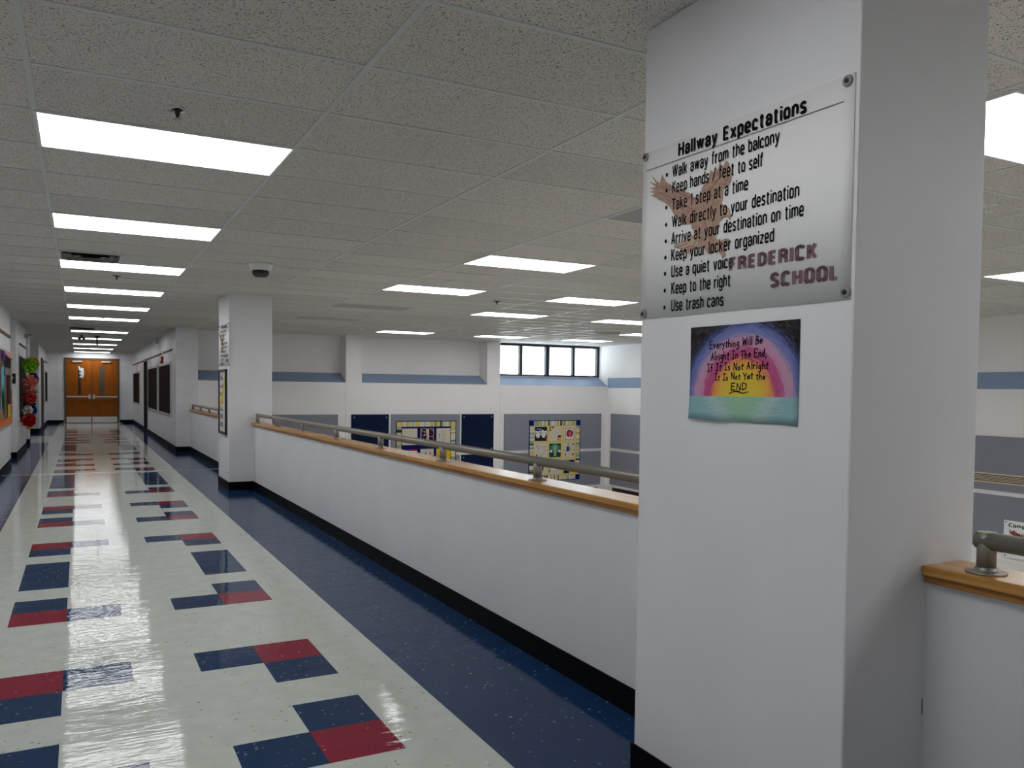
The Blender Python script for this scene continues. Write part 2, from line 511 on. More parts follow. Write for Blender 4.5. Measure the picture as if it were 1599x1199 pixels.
struct(MB().box(XL-2.4, 2.40, YB, YE+.3, -0.30, -0.004), 'floor_slab', m_awall)
struct(MB().box(-3.6, XA+0.3, YB-0.3, 16.3, ZB-0.1, ZB), 'floor_atrium', m_lower)
struct(MB().box(XL, XP, 11.482, 11.512, 0.0, 0.003), 'trim_1', m_strip)

# ------------------------------------------------------------------ ceiling
struct(MB().box(-3.8, XA+0.3, YB-0.2, YE+0.3, H, H+0.08), 'ceiling', m_ceil)
mb = MB()
for i in range(-4, 12):
    x = GX+i*TX
    if x < XA:
        y1 = YE if x < XR else YW
        mb.box(x-.012, x+.012, YB, y1, H-.004, H)
for j in range(-17, 49):
    y = GY+j*TY
    x1 = XA if y < YW else XR
    mb.box(XL if not 19.6 < y < 24.4 else -2.9, x1, y-.012, y+.012, H-.0035, H)
struct(mb, 'ceiling_grid', m_tee)

# ------------------------------------------------------------------ walls
mb = MB()
for y0, y1 in ((YB, 13.45), (14.9, 18.0), (19.15, 19.55), (24.4, YE)):
    mb.box(-3.3, XL, y0, y1, 0, H)
mb.box(-3.3, -1.75, 13.45, 14.9, 0, H).box(-3.3, -1.75, 18.0, 19.15, 0, H).box(-3.3, -2.9, 19.55, 24.4, 0, H)
struct(mb, 'wall_left', m_block)
mb = MB()
mb.box(XR, 3.3, YF+.7, 23.75, 0, H).box(XR, 2.385, YF, YF+.7, 0, H)
mb.box(XR, 3.3, 25.15, YE, 0, H).box(XR, 3.3, 23.75, 25.15, 2.24, H).box(2.35, 3.3, 23.75, 25.15, 0, 2.24)
struct(mb, 'wall_right', m_block)
struct(MB().box(-3.3, -.45, YE, YE+.25, 0, H).box(1.44, 3.3, YE, YE+.25, 0, H).box(-.45, 1.44, YE, YE+.25, 2.48, H).box(-.6, 1.6, YE+.14, YE+.30, -.1, 2.6), 'wall_end', m_block)  # last box is an added blocker against sky light leaking around the doors
struct(MB().box(-3.6, XA+.3, YB-.25, YB, ZB, H), 'wall_back', m_wall)
# pillars
SEG = [(YB, -1.45), (-.56, 8.387), (9.28, YF)]
struct(MB().box(PX0, 2.434, -1.45, -.56, 0, H), 'wall_pillar_near', m_wall, 0.006)
struct(MB().box(PX0, 2.478, 8.387, 9.28, 0, H), 'wall_pillar_far', m_wall, 0.006)
struct(MB().box(PX0, 2.434, -1.45, -.56, ZB, -.3).box(PX0, 2.478, 8.387, 9.28, ZB, -.3).box(2.20, 2.40, YB, YF, ZB, -.3), 'wall_lower', m_awall)
for n, (y0, y1) in zip(('front', 'middle', 'rear'), SEG):
    struct(MB().box(XP, 2.345, y0, y1, 0, .8805), 'wall_parapet_'+n, m_wall)
# atrium far wall: flush lower wall, piers, recessed upper panels with sloped sills
mb = MB()
for x0, x1 in ((2.385, 5.717), (5.723, 9.867), (9.873, XA)):
    mb.box(x0, x1, YF, YW+.3, ZB, 1.565)
for x0, x1 in ((5.723, 6.116), (9.487, 9.867)):
    mb.box(x0, x1, YF, YW, 1.565, H)
mb.box(2.385, 9.867, YW, YW+.3, 1.565, H)
mb.box(9.867, XA, YW, YW+.3, 1.565, 1.82)
mb.box(9.867, XA, YW, YW+.3, 2.685, H)
struct(mb, 'wall_far', m_awall)
mb = MB()
for x0, x1 in ((2.385, 5.723), (6.116, 9.487), (9.867, XA)):
    mb.prism([(YF, 1.566), (YW, 1.566), (YW, 1.795)], x0, x1, 0)
struct(mb, 'trim_2', m_band)
struct(MB().box(XA, XA+.3, YB, YW+.3, ZB, H), 'wall_atrium', m_awall)
struct(MB().box(XA-.004, XA, YB, YF, 1.525, 1.80), 'trim_3', m_band)
# ledge below the fabric panels and the dark laminate wainscot under it
struct(MB().box(2.385, XA, YF-.02, YF, -1.225, -1.185).box(XA-.02, XA, YB, YF, -1.225, -1.185), 'trim_4', m_awall)
for x0, x1, lb in ((2.6, 6.0, 'dark brown laminate wainscot below the quilts, hidden behind the parapet'),
                   (6.1, 9.8, 'dark brown laminate wainscot below the striped quilt with a flag'),
                   (9.95, 12.95, 'dark brown laminate wainscot under the ledge by the atrium corner')):
    tag(MB().box(x0, x1, YF-.017, YF-.002, ZB+.15, -1.24).build('wainscot_panel', m_brownp), lb, 'wall panel')
tag(MB().box(XA-.017, XA-.002, 13.95, 15.2, ZB+.15, -1.24).build('wainscot_panel', m_brownp), 'dark brown laminate wainscot on the right atrium wall, just past the corner', 'wall panel')

# baseboards
BH, BT = .118, .008
def bb(name, segs):
    m_ = MB()
    for s in segs: m_.box(*s, 0.0, BH)
    struct(m_, name, m_base)
bb('baseboard_parapet', [(XP-BT, XP, y0, y1) for y0, y1 in SEG])
bb('baseboard_pillar_near', [(PX0-BT, PX0, -1.45-BT, -.56+BT), (PX0, XP, -1.45-BT, -1.45), (PX0, XP, -.56, -.56+BT)])
bb('baseboard_pillar_far', [(PX0-BT, PX0, 8.387-BT, 9.28+BT), (PX0, XP, 8.387-BT, 8.387), (PX0, XP, 9.28, 9.28+BT)])
bb('baseboard_right', [(XR-BT, XR, YF-BT, 23.70), (XR-BT, XR, 25.2, YE), (XR, XP, YF-BT, YF)])
bb('baseboard_left', [(XL, XL+BT, YB, 13.45), (XL, XL+BT, 14.9-BT, 18.0), (-1.75, XL, 14.9-BT, 14.9), (XL, XL+BT, 19.15-BT, 19.55),
                      (-1.75, XL, 19.15-BT, 19.15), (-2.9, XL, 24.4-BT, 24.4), (XL, XL+BT, 24.4-BT, 25.9), (XL, XL+BT, 27.25, YE)])
bb('baseboard_end', [(XL, -.47, YE-BT, YE), (1.46, XR, YE-BT, YE)])

# ------------------------------------------------------------------ parapet caps and handrails
def cap(y0, y1, label):
    t = thing('parapet_cap', label, 'wooden cap', (2.286, (y0+y1)/2, .8805), 'wooden caps on the balcony parapet')
    MB().box(2.208, 2.362, y0, y1, .8805, .902).build('moulding', m_oakd, t, .003)
    MB().box(2.196, 2.376, y0, y1, .902, .931).build('board', m_oak, t, .005)
cap(YB, -1.452, 'varnished oak cap of the nearest parapet, at the right of the pillar with the drawing')
cap(-.558, 8.385, 'long varnished oak cap of the middle parapet between the two pillars')
cap(9.282, YF-.002, 'short varnished oak cap of the parapet beyond the far pillar')

RX, RZ, RR = 2.268, 1.030, .0245
def handrail(y0, y1, posts, label, rz=RZ):
    t = thing('handrail', label, 'handrail', (RX, (y0+y1)/2, .931), 'metal handrails on the parapet')
    MB().tube((RX, y0, rz), (RX, y1, rz), RR, 24).build('rail', m_rail, t)
    for y in posts:
        p = MB().tube((RX, y, .937), (RX, y, rz+RR-.001 if y in (posts[0], posts[-1]) else rz), .0235, 20).build('post', m_rail, t)
        MB().lathe([(.050, .931), (.050, .9345), (.046, .936), (.029, .937), (.027, .945), (.0242, .948)], (RX, y, 0), 'z', 28).build('flange', m_rail, p)
def hr_fix(y): return y
handrail(YB+.02, -1.5655, [-1.589, -2.83, -4.08, -5.33, -6.58, -7.83], 'grey metal handrail at the right edge, its first post beside the near pillar', 1.018)
handrail(-.52, 8.34, [8.318, 7.07, 5.80, 4.535, 3.28, 2.03, .78, -.47], 'long grey metal handrail running between the two pillars', 1.034)
handrail(9.45, 15.40, [9.47, 10.6, 11.75, 12.93, 14.14, 15.378], 'short grey metal handrail beyond the far pillar', 1.02)

# ------------------------------------------------------------------ ceiling lights
def make_light(lit, label, loc):
    t = thing('ceiling_light', label, 'ceiling light', loc)
    X, Y, Z = loc
    hx, hy = TX/2+.004, TY/2+.004
    f = .014
    m_ = MB()
    for a in ((X-hx, X+hx, Y-hy, Y-hy+f), (X-hx, X+hx, Y+hy-f, Y+hy), (X-hx, X-hx+f, Y-hy+f, Y+hy-f), (X+hx-f, X+hx, Y-hy+f, Y+hy-f)):
        m_.box(*a, Z-.010, Z)
    m_.build('frame', m_white, t)
    MB().box(X-hx+f, X+hx-f, Y-hy+f, Y+hy-f, Z-.007, Z-.002).build('diffuser', m_diff if lit else m_off, t)
    return t
def cell(i, j): return (GX+(i+.5)*TX, GY+(j+.5)*TY, H)
ordn = ['nearest', 'second nearest', 'third nearest', 'fourth nearest', 'fifth nearest', 'sixth nearest', 'seventh', 'eighth', 'ninth', 'tenth', 'eleventh and farthest']
CORR = [0, 4, 8, 12, 16.1, 20.15, 26.7, 31.9, 37.2, 42.3, 47.4]
proto = make_light(True, 'lit rectangular ceiling light, nearest of the corridor row', cell(-1, 0))
proto['group'] = 'lit corridor ceiling lights'
for k, j in enumerate(CORR[1:], 1):
    copy_tree(proto, cell(-1, j), 'lit rectangular ceiling light, %s in the corridor row leading to the doors' % ordn[k])
for k, j in enumerate((-4.9, -14)):  # unseen lights put here to brighten the near pillar
    copy_tree(proto, cell(-1, j), 'unseen lit corridor ceiling light, added as fill for the near pillar', 'lit ceiling lights outside the view')
AT = [(2.04, -3.75, 'lit ceiling light cut by the right edge, right of the near pillar at the top'),
      (6.25, .6, 'small lit ceiling light at the right edge, below the larger light beside the near pillar'),
      (2, 4, 'largest lit ceiling light over the atrium, left of the near pillar sign'),
      (2, 8, 'lit ceiling light over the atrium, leftmost of the larger ones, right of the dome camera'),
      (4, 8, 'lit ceiling light over the atrium next to the sign, above the middle of the handrail'),
      (4, 12, 'lit ceiling light in the middle of the atrium between the larger lights and the window'),
      (4, 20, 'lit ceiling light farthest left, close to the atrium far wall'),
      (6, 12, 'lit ceiling light partly hidden by the near pillar, just below its sign corner'),
      (6, 20, 'lit ceiling light close to the pier left of the window'),
      (8, 20, 'lit ceiling light right in front of the atrium window'),
      (8, 16, 'small lit ceiling light half hidden by the near pillar, right of the window')]
for i, j, lb in AT:
    copy_tree(proto, cell(i, j), lb, 'lit atrium ceiling lights')
for i, j in ((2, -8), (4, -8), (6, -8), (4, -4), (6, -4), (4, 4), (6, 4), (6, 8), (8, 12), (2, -12), (2, -10), (4, -12), (6, -12)):  # the last entries are added fill for the near pillar's front face
    copy_tree(proto, cell(i, j), 'lit atrium ceiling light, assumed from the rows or added as fill, hidden by the near pillar or outside the view', 'lit ceiling lights outside the view')
off = None
for i, j, lb in ((2, 12, 'dark unlit ceiling light over the atrium, right of the far pillar'),
                 (2, 16, 'dark unlit ceiling light beyond another unlit one, nearest the far wall'),
                 (2, 0, 'dark unlit ceiling light whose corner shows left of the near pillar sign')):
    if off is None:
        off = make_light(False, lb, cell(i, j)); off['group'] = 'unlit ceiling lights'
    else:
        copy_tree(off, cell(i, j), lb)

# ------------------------------------------------------------------ ceiling fittings
def sprinkler(x, y, label, m1=m_chrome, m2=None):
    t = thing('sprinkler_head', label, 'sprinkler', (x, y, H), 'sprinkler heads in the ceiling')
    MB().lathe([(.052, H), (.052, H-.004), (.036, H-.009), (.030, H-.004), (.020, H-.004)], (x, y, 0)).build('escutcheon', m1, t)
    MB().lathe([(.026, H-.004), (.014, H-.010), (.009, H-.030), (.006, H-.040)], (x, y, 0), seg=14).build('stem', m2, t)
    m_ = MB().lathe([(.005, H-.040), (.005, H-.044), (.021, H-.045), (.021, H-.047), (.0, H-.047)], (x, y, 0), seg=18)
    m_.build('deflector', m1, t)
for x, y, lb in ((.49, 1.098, 'chrome sprinkler head on the ceiling just before the nearest corridor light'),
                 (.466, 7.36, 'small sprinkler head beyond the third corridor light'),
                 (.47, 13.62, 'tiny sprinkler head by the sixth corridor light'),
                 (.45, 29.6, 'sprinkler head above the double wooden doors'),
                 (5.445, 7.317, 'dark sprinkler head in the middle of the atrium ceiling between lit lights'),
                 (5.365, 13.32, 'dark sprinkler head over the left part of the atrium, close to the far wall'),
                 (7.40, 12.75, 'small sprinkler head left of the light before the window pier'),
                 (10.65, 13.44, 'small sprinkler head in front of the atrium window'),
                 (7.05, 8.03, 'small sprinkler head near the pillar, beside the middle atrium lights'),
                 (6.02, 8.22, 'small sprinkler head just right of the dark one in the atrium'),
                 (5.567, .43, 'sprinkler head right of the near pillar between the two lights')):
    sprinkler(x, y, lb, m_chrome if x < 2 else (m_dark if x == 5.445 else m_white), m_dark if x < 2 or x == 5.445 else m_white)

t = thing('dome_camera', 'white dome security camera with dark window on the corridor ceiling', 'security camera', (1.755, 5.56, H))
cx, cy = 1.755, 5.56
MB().lathe([(.124, H), (.122, H-.020), (.112, H-.065), (.090, H-.078), (.085, H-.078)], (cx, cy, 0), seg=36).build('housing', m_white, t)
MB().lathe([(.085, H-.076), (.084, H-.105), (.072, H-.132), (.045, H-.145), (.0, H-.148)], (cx, cy, 0), seg=36).build('dome', mat('smoked_dome', (.05, .05, .05), .06), t)
m_ = MB().lathe([(.0864, H-.080), (.0864, H-.115), (.083, H-.115)], (cx, cy, 0), seg=36)
m_.build('lens_band', m_black, t)

def air_vent(x, y, label, s=.29):
    t = thing('air_vent', label, 'ceiling vent', (x, y, H), 'curved blade ceiling vents')
    m_ = MB()
    for a in ((x-s, x+s, y-s, y-s+.03), (x-s, x+s, y+s-.03, y+s), (x-s, x-s+.03, y-s+.03, y+s-.03), (x+s-.03, x+s, y-s+.03, y+s-.03)):
        m_.box(*a, H-.008, H)
    m_.build('frame', m_tee, t)
    MB().box(x-s+.03, x+s-.03, y-s+.03, y+s-.03, H-.002, H-.0005).build('opening', m_black, t)
    for k in range(3):
        m2 = MB()
        r0 = .06+.075*k
        # square ring blade, flaring down and outwards
        pts0 = [(-1, -1), (1, -1), (1, 1), (-1, 1)]
        vs = [(x+p*r0, y+q*r0, H-.003) for p, q in pts0] + [(x+p*(r0+.035), y+q*(r0+.035), H-.022+.003*k) for p, q in pts0]
        vs += [(a+0, b, c-.002) for a, b, c in vs]
        fs = [(i, (i+1) % 4, 4+(i+1) % 4, 4+i) for i in range(4)] + [(8+i, 12+i, 12+(i+1) % 4, 8+(i+1) % 4) for i in range(4)]
        m2.add(vs, fs)
        m2.build('blade', m_bronze, t)
air_vent(.18, 6.02, 'square ceiling vent with dark opening before the third corridor light')
air_vent(.13, 17.0, 'square ceiling vent with dark opening before the seventh corridor light')
air_vent(.15, 27.9, 'small looking ceiling vent between the last two corridor lights')
MB_v = thing('round_vent', 'round grey ceiling diffuser in front of the atrium window by the near pillar', 'ceiling vent', (10.38, 11.5, H))
MB().lathe([(.28, H), (.27, H-.012), (.18, H-.016), (.16, H-.006), (.08, H-.018), (.0, H-.018)], (10.38, 11.5, 0), seg=30).build('ring', mat('grey_vent', (.28, .27, .26), .5), MB_v)

t = thing('emergency_light', 'two headed emergency lamp hanging below the far corridor ceiling lights', 'emergency light', (.12, 19.5, H))
MB().box(.10, .145, 19.47, 19.53, H-.10, H).build('bracket', m_dark, t)
for dx in (-.05, .05):
    MB().lathe([(.0, -.03), (.030, -.03), (.034, .0), (.026, .03), (.0, .04)], (.1225+dx, 19.44, H-.10), 'y', 16).build('lamp_head', m_black, t)
t = thing('ceiling_post', 'thin brown conduit post hanging from the far corridor ceiling', 'conduit post', (.477, 19.9, H))
MB().box(.455, .50, 19.88, 19.92, H-.235, H-.03).build('post', m_bronze, t)
MB().box(.42, .535, 19.86, 19.94, H-.03, H).build('plate', m_dark, t)

# ------------------------------------------------------------------ hallway sign on a pillar
EAGLE = [(0.046, 2.176), (0.08, 2.145), (0.094, 2.138), (0.104, 2.165), (0.126, 2.135), (0.156, 2.115), (0.213, 2.085), (0.249, 2.069), (0.274, 2.049), (0.307, 2.055), (0.304, 2.072), (0.32, 2.088), (0.338, 2.106), (0.345, 2.123), (0.361, 2.111), (0.365, 2.131), (0.377, 2.113), (0.385, 2.14), (0.399, 2.118), (0.414, 2.136), (0.425, 2.124), (0.428, 2.104), (0.437, 2.09), (0.436, 2.068), (0.421, 2.053), (0.403, 2.05), (0.402, 2.022), (0.398, 2.004), (0.418, 1.993), (0.432, 1.981), (0.439, 1.958), (0.435, 1.945), (0.426, 1.957), (0.406, 1.958), (0.389, 1.948), (0.38, 1.937), (0.376, 1.922), (0.374, 1.9), (0.395, 1.887), (0.417, 1.893), (0.432, 1.889), (0.437, 1.874), (0.424, 1.866), (0.409, 1.865), (0.414, 1.852), (0.421, 1.841), (0.41, 1.834), (0.394, 1.849), (0.377, 1.867), (0.369, 1.855), (0.351, 1.852), (0.332, 1.864), (0.322, 1.882), (0.303, 1.882), (0.274, 1.883), (0.245, 1.867), (0.235, 1.875), (0.214, 1.885), (0.199, 1.894), (0.173, 1.902), (0.178, 1.911), (0.218, 1.915), (0.263, 1.928), (0.277, 1.932), (0.262, 1.951), (0.257, 1.966), (0.227, 1.969), (0.201, 1.989), (0.169, 2.016), (0.153, 2.039), (0.126, 2.062), (0.093, 2.079), (0.065, 2.096), (0.045, 2.105), (0.07, 2.105), (0.042, 2.118), (0.067, 2.118), (0.039, 2.133), (0.072, 2.128), (0.035, 2.156), (0.075, 2.138)]
EAGLE_LINES = [[(.10, 2.125), (.22, 2.07), (.30, 2.03)], [(.085, 2.11), (.20, 2.05), (.28, 2.0)], [(.13, 2.075), (.22, 2.02)],
               [(.42, 2.11), (.36, 2.07), (.33, 2.03)], [(.40, 2.10), (.345, 2.06)], [(.425, 2.08), (.37, 2.04), (.35, 2.0)],
               [(.30, 2.0), (.33, 1.95), (.33, 1.90)], [(.34, 2.0), (.36, 1.95), (.355, 1.90)], [(.27, 1.925), (.24, 1.905), (.19, 1.90)],
               [(.40, 1.985), (.425, 1.975)], [(.30, 1.92), (.27, 1.895), (.22, 1.89)], [(.16, 2.06), (.25, 2.02)]]
LINES = [("Walk away from the balcony", .1588, .6271, 2.1415), ("Keep hands / feet to self", .1603, .5657, 2.0876),
         ("Take 1 step at a time", .1598, .5083, 2.0298), ("Walk directly to your destination", .1615, .7027, 1.9707),
         ("Arrive at your destination on time", .1599, .7200, 1.9144), ("Keep your locker organized", .1615, .6149, 1.8582),
         ("Use a quiet voice", .1631, .4504, 1.8027), ("Keep to the right", .1648, .4439, 1.7449), ("Use trash cans", .1665, .4152, 1.6865)]
_wd = lambda q: sum(GLY[c][0]+.085+.19 for c in q)
CUT = (.7215-.1873)*(_wd('Hallway')+.07)/(_wd('Hallway Expectations')-.085)   # between the two words of the heading
def hallway_sign(x, y_left, dz, label, slope=-.0148):
    """a vinyl banner on the corridor face of a pillar; s runs from its left edge towards the viewer"""
    t = thing('hallway_sign', label, 'sign', (x, y_left-.44, 1.67+dz), 'hallway rules signs')
    def P(s, z, d): return (x-d, y_left-s, z+dz)
    def Q(s, v, z, d): return P(s, z + v + slope*(s), d)
    m_ = MB()
    n = 24
    vs = []
    for k in range(n+1):
        s = -.003+.878*k/n
        for z, b in ((1.671, 0), (1.97, 1), (2.262, 0)):
            bow = .0006*math.sin(k/n*math.pi*3)*(1-b)
            vs.append(P(s, z+slope*s, .0030+bow+(.0012 if b else 0)))
    fs = [(3*k+r, 3*k+3+r, 3*k+4+r, 3*k+1+r) for k in range(n) for r in (0, 1)]
    vs2 = [(x-.0004, b, c) for a, b, c in vs]
    m_.add(vs, fs, None, True)
    N0 = len(vs)
    bf = []
    for k in range(n):
        for r in (0, 2):
            bf.append((3*k+r, 3*k+3+r, N0+3*k+3+r, N0+3*k+r))
    for k in (0, n):
        for r in (0, 1):
            bf.append((3*k+r, 3*k+r+1, N0+3*k+r+1, N0+3*k+r))
    m_.add(vs+vs2, bf)
    m_.build('banner', m_sign, t)
    # eagle emblem
    e = MB(); d0 = .0056
    e.poly([P(s, z, d0) for s, z in EAGLE], m_eagle)
    tri = [P(s, z, d0) for s, z in EAGLE]
    eo = e.build('eagle_emblem', m_eagle, t)
    for ln in EAGLE_LINES:
        md = MB()
        for (s0, z0), (s1, z1) in zip(ln, ln[1:]):
            dx, dz_ = s1-s0, z1-z0
            l = math.hypot(dx, dz_); px, pz = -dz_/l*.0016, dx/l*.0016
            md.poly([P(s0+px, z0+pz, d0+.0002), P(s0-px, z0-pz, d0+.0002), P(s1-px, z1-pz, d0+.0002), P(s1+px, z1+pz, d0+.0002)])
        md.build('feather_line', m_eagle2, eo)
    for ln in ([(.405, 1.99), (.43, 1.98), (.437, 1.96), (.43, 1.958), (.41, 1.97)], [(.30, 1.935), (.27, 1.93), (.215, 1.912), (.18, 1.905), (.22, 1.892), (.29, 1.892)]):
        MB().poly([P(s, z, d0+.0001) for s, z in ln]).build('pale_feathers', m_eagle3, eo)
    def lines(name, items, m, parent=t):
        for s_, a, b, z, capz, bold, sl in items:
            for part in (0, 1):
                b_ = MB()
                for pl in letters(s_, b-a, capz, bold):
                    if (sum(u for u, v in pl)/len(pl) > CUT) == bool(part) or name != 'heading':
                        b_.poly([P(a+u, z+v+sl*u, .0061) for u, v in pl])
                b_.build(name, m, parent)
                if name != 'heading': break
    lines('school_name', [("FREDERICK", .4351, .7701, 1.7896, .0385, .25, -.018), ("SCHOOL", .6028, .8426, 1.7201, .0375, .25, -.02)], m_plum)
    lines('heading', [("Hallway Expectations", .1873, .7215, 2.2064, .0415, .19, -.026)], m_ink)
    lines('rule_text', [(a, b, c, d, .0385, .14, -.0135) for a, b, c, d in LINES], m_ink)
    for a, b, c, d in LINES:
        MB().poly([P(.131+.0058*math.cos(q*math.pi/7), d+.0155+.0068*math.sin(q*math.pi/7), .0061) for q in range(14)]).build('bullet', m_ink, t)
    MB().poly([P(.017, 2.1962, .006), P(.842, 2.1822, .006), P(.842, 2.1840, .006), P(.017, 2.1980, .006)]).build('rule', m_rule, t)
    for s, z in ((.012, 2.247), (.853, 2.2335), (.015, 1.689), (.863, 1.6785)):
        c = P(s, z, 0)
        sc = MB().lathe([(.0155, -.0045), (.0145, -.0085), (.010, -.0095), (.0, -.0095)], c, 'x', 24).build('screw_washer', flat('zinc', (.30, .30, .29), .4), t)
        MB().lathe([(.0065, -.0095), (.0065, -.0125), (.004, -.0135), (.0, -.0125)], c, 'x', 14).build('screw_head', m_dark, sc)
    return t
sg = hallway_sign(PX0, -.563, 0, 'large white hallway rules sign with brown eagle on the near pillar')
copy_tree(sg, (PX0, 8.387+.83-.44, 1.67+.045), 'hallway rules sign on the far pillar, seen at a steep angle above a framed poster')

# ------------------------------------------------------------------ rainbow drawing
m_draw = bpy.data.materials.new('crayon_sunset'); m_draw.use_nodes = True
b0 = bsdf(m_draw); b0.inputs['Roughness'].default_value = .7; b0.inputs['Specular IOR Level'].default_value = .08
g_ = N(m_draw, 'ShaderNodeNewGeometry'); s_ = N(m_draw, 'ShaderNodeSeparateXYZ')
L(m_draw, g_.outputs['Position'], s_.inputs[0])
def mth(op, a, b=None):
    n = N(m_draw, 'ShaderNodeMath', operation=op)
    for i, q in enumerate((a, b)):
        if q is None: continue
        if isinstance(q, (int, float)): n.inputs[i].default_value = q
        else: L(m_draw, q, n.inputs[i])
    return n.outputs[0]
DY, DZ = -.827-.232, 1.399
dy = mth('SUBTRACT', s_.outputs['Y'], DY); dz = mth('SUBTRACT', s_.outputs['Z'], DZ)
ang = mth('ARCTAN2', dz, dy)
rr = mth('SQRT', mth('ADD', mth('MULTIPLY', mth('DIVIDE', dy, 1.08), mth('DIVIDE', dy, 1.08)), mth('MULTIPLY', dz, dz)))
cmb = N(m_draw, 'ShaderNodeCombineXYZ'); L(m_draw, mth('MULTIPLY', ang, 3.0), cmb.inputs[0]); L(m_draw, mth('MULTIPLY', rr, 160), cmb.inputs[1])
cn = N(m_draw, 'ShaderNodeTexNoise', Scale=1.0, Detail=4, Roughness=.65); L(m_draw, cmb.outputs[0], cn.inputs['Vector'])
rj = mth('ADD', rr, mth('MULTIPLY', mth('SUBTRACT', cn.outputs['Fac'], .5), .055))
sky0 = ramp(m_draw, mth('DIVIDE', rj, .26), [
    (0.0, (.74, .58, .05)), (.27, (.72, .50, .04)), (.36, (.74, .38, .06)), (.43, (.70, .25, .08)), (.47, (.46, .06, .17)), (.57, (.44, .09, .24)),
    (.61, (.54, .25, .38)), (.70, (.50, .28, .42)), (.74, (.22, .22, .45)), (.83, (.10, .13, .36)), (.89, (.025, .03, .08)), (.95, (.010, .010, .013))])
wx = N(m_draw, 'ShaderNodeTexNoise', Scale=1.0, Detail=5, Roughness=.7); cm3 = N(m_draw, 'ShaderNodeCombineXYZ')
L(m_draw, mth('MULTIPLY', ang, 9.0), cm3.inputs[0]); L(m_draw, mth('MULTIPLY', rr, 420), cm3.inputs[1]); L(m_draw, cm3.outputs[0], wx.inputs['Vector'])
wxf = mth('MULTIPLY', mth('SUBTRACT', wx.outputs['Fac'], .46), 0.8); wxf.node.use_clamp = True
wmx = N(m_draw, 'ShaderNodeMixRGB'); L(m_draw, wxf, wmx.inputs['Fac']); L(m_draw, sky0, wmx.inputs['Color1']); wmx.inputs['Color2'].default_value = (.52, .48, .50, 1)
sky = wmx.outputs[0]
cm2 = N(m_draw, 'ShaderNodeCombineXYZ'); L(m_draw, mth('MULTIPLY', s_.outputs['Y'], 25), cm2.inputs[0]); L(m_draw, mth('MULTIPLY', s_.outputs['Z'], 220), cm2.inputs[1])
sn = N(m_draw, 'ShaderNodeTexNoise', Scale=1.0, Detail=4); L(m_draw, cm2.outputs[0], sn.inputs['Vector'])
grn = mth('SUBTRACT', 1.0, mth('ADD', mth('MULTIPLY', mth('ABSOLUTE', dy), 5.5), mth('MULTIPLY', dz, -4.5)))
sea = ramp(m_draw, mth('ADD', mth('MULTIPLY', grn, .8), mth('MULTIPLY', mth('SUBTRACT', sn.outputs['Fac'], .5), .9)),
           [(0.0, (.26, .44, .46)), (.25, (.42, .54, .54)), (.5, (.28, .50, .38)), (1.0, (.38, .56, .28))])
isky = mth('GREATER_THAN', s_.outputs['Z'], 1.3985)
mxx = N(m_draw, 'ShaderNodeMixRGB'); L(m_draw, isky, mxx.inputs['Fac']); L(m_draw, sea, mxx.inputs['Color1']); L(m_draw, sky, mxx.inputs['Color2'])
L(m_draw, mxx.outputs[0], b0.inputs['Base Color'])

t = thing('crayon_drawing', 'crayon drawing of a rainbow sunset over green water with handwriting, taped below the sign', 'drawing', (PX0, -1.05, 1.47))
m_ = MB(); nx, nz_ = 18, 12
vs = []
for a in range(nx+1):
    for b in range(nz_+1):
        s = .004+.446*a/nx; q = b/nz_
        zt = 1.6235-.004*a/nx; zb = 1.323-.006*a/nx + .003*math.sin(a*.9)*(1 if a < nx*.5 else .4)
        curl = .0015+.010*(1-q)**3*(.5+.5*math.sin(a/nx*5+1)) + .004*(1-min(1, a/2))*q
        vs.append((PX0-curl, -.827-s, zb+(zt-zb)*q))
fs = [(a*(nz_+1)+b, (a+1)*(nz_+1)+b, (a+1)*(nz_+1)+b+1, a*(nz_+1)+b+1) for a in range(nx) for b in range(nz_)]
m_.add(vs, fs, None, True)
po = m_.build('paper', m_draw, t)
sd = po.modifiers.new('thickness', 'SOLIDIFY'); sd.thickness = .0005; sd.offset = -1

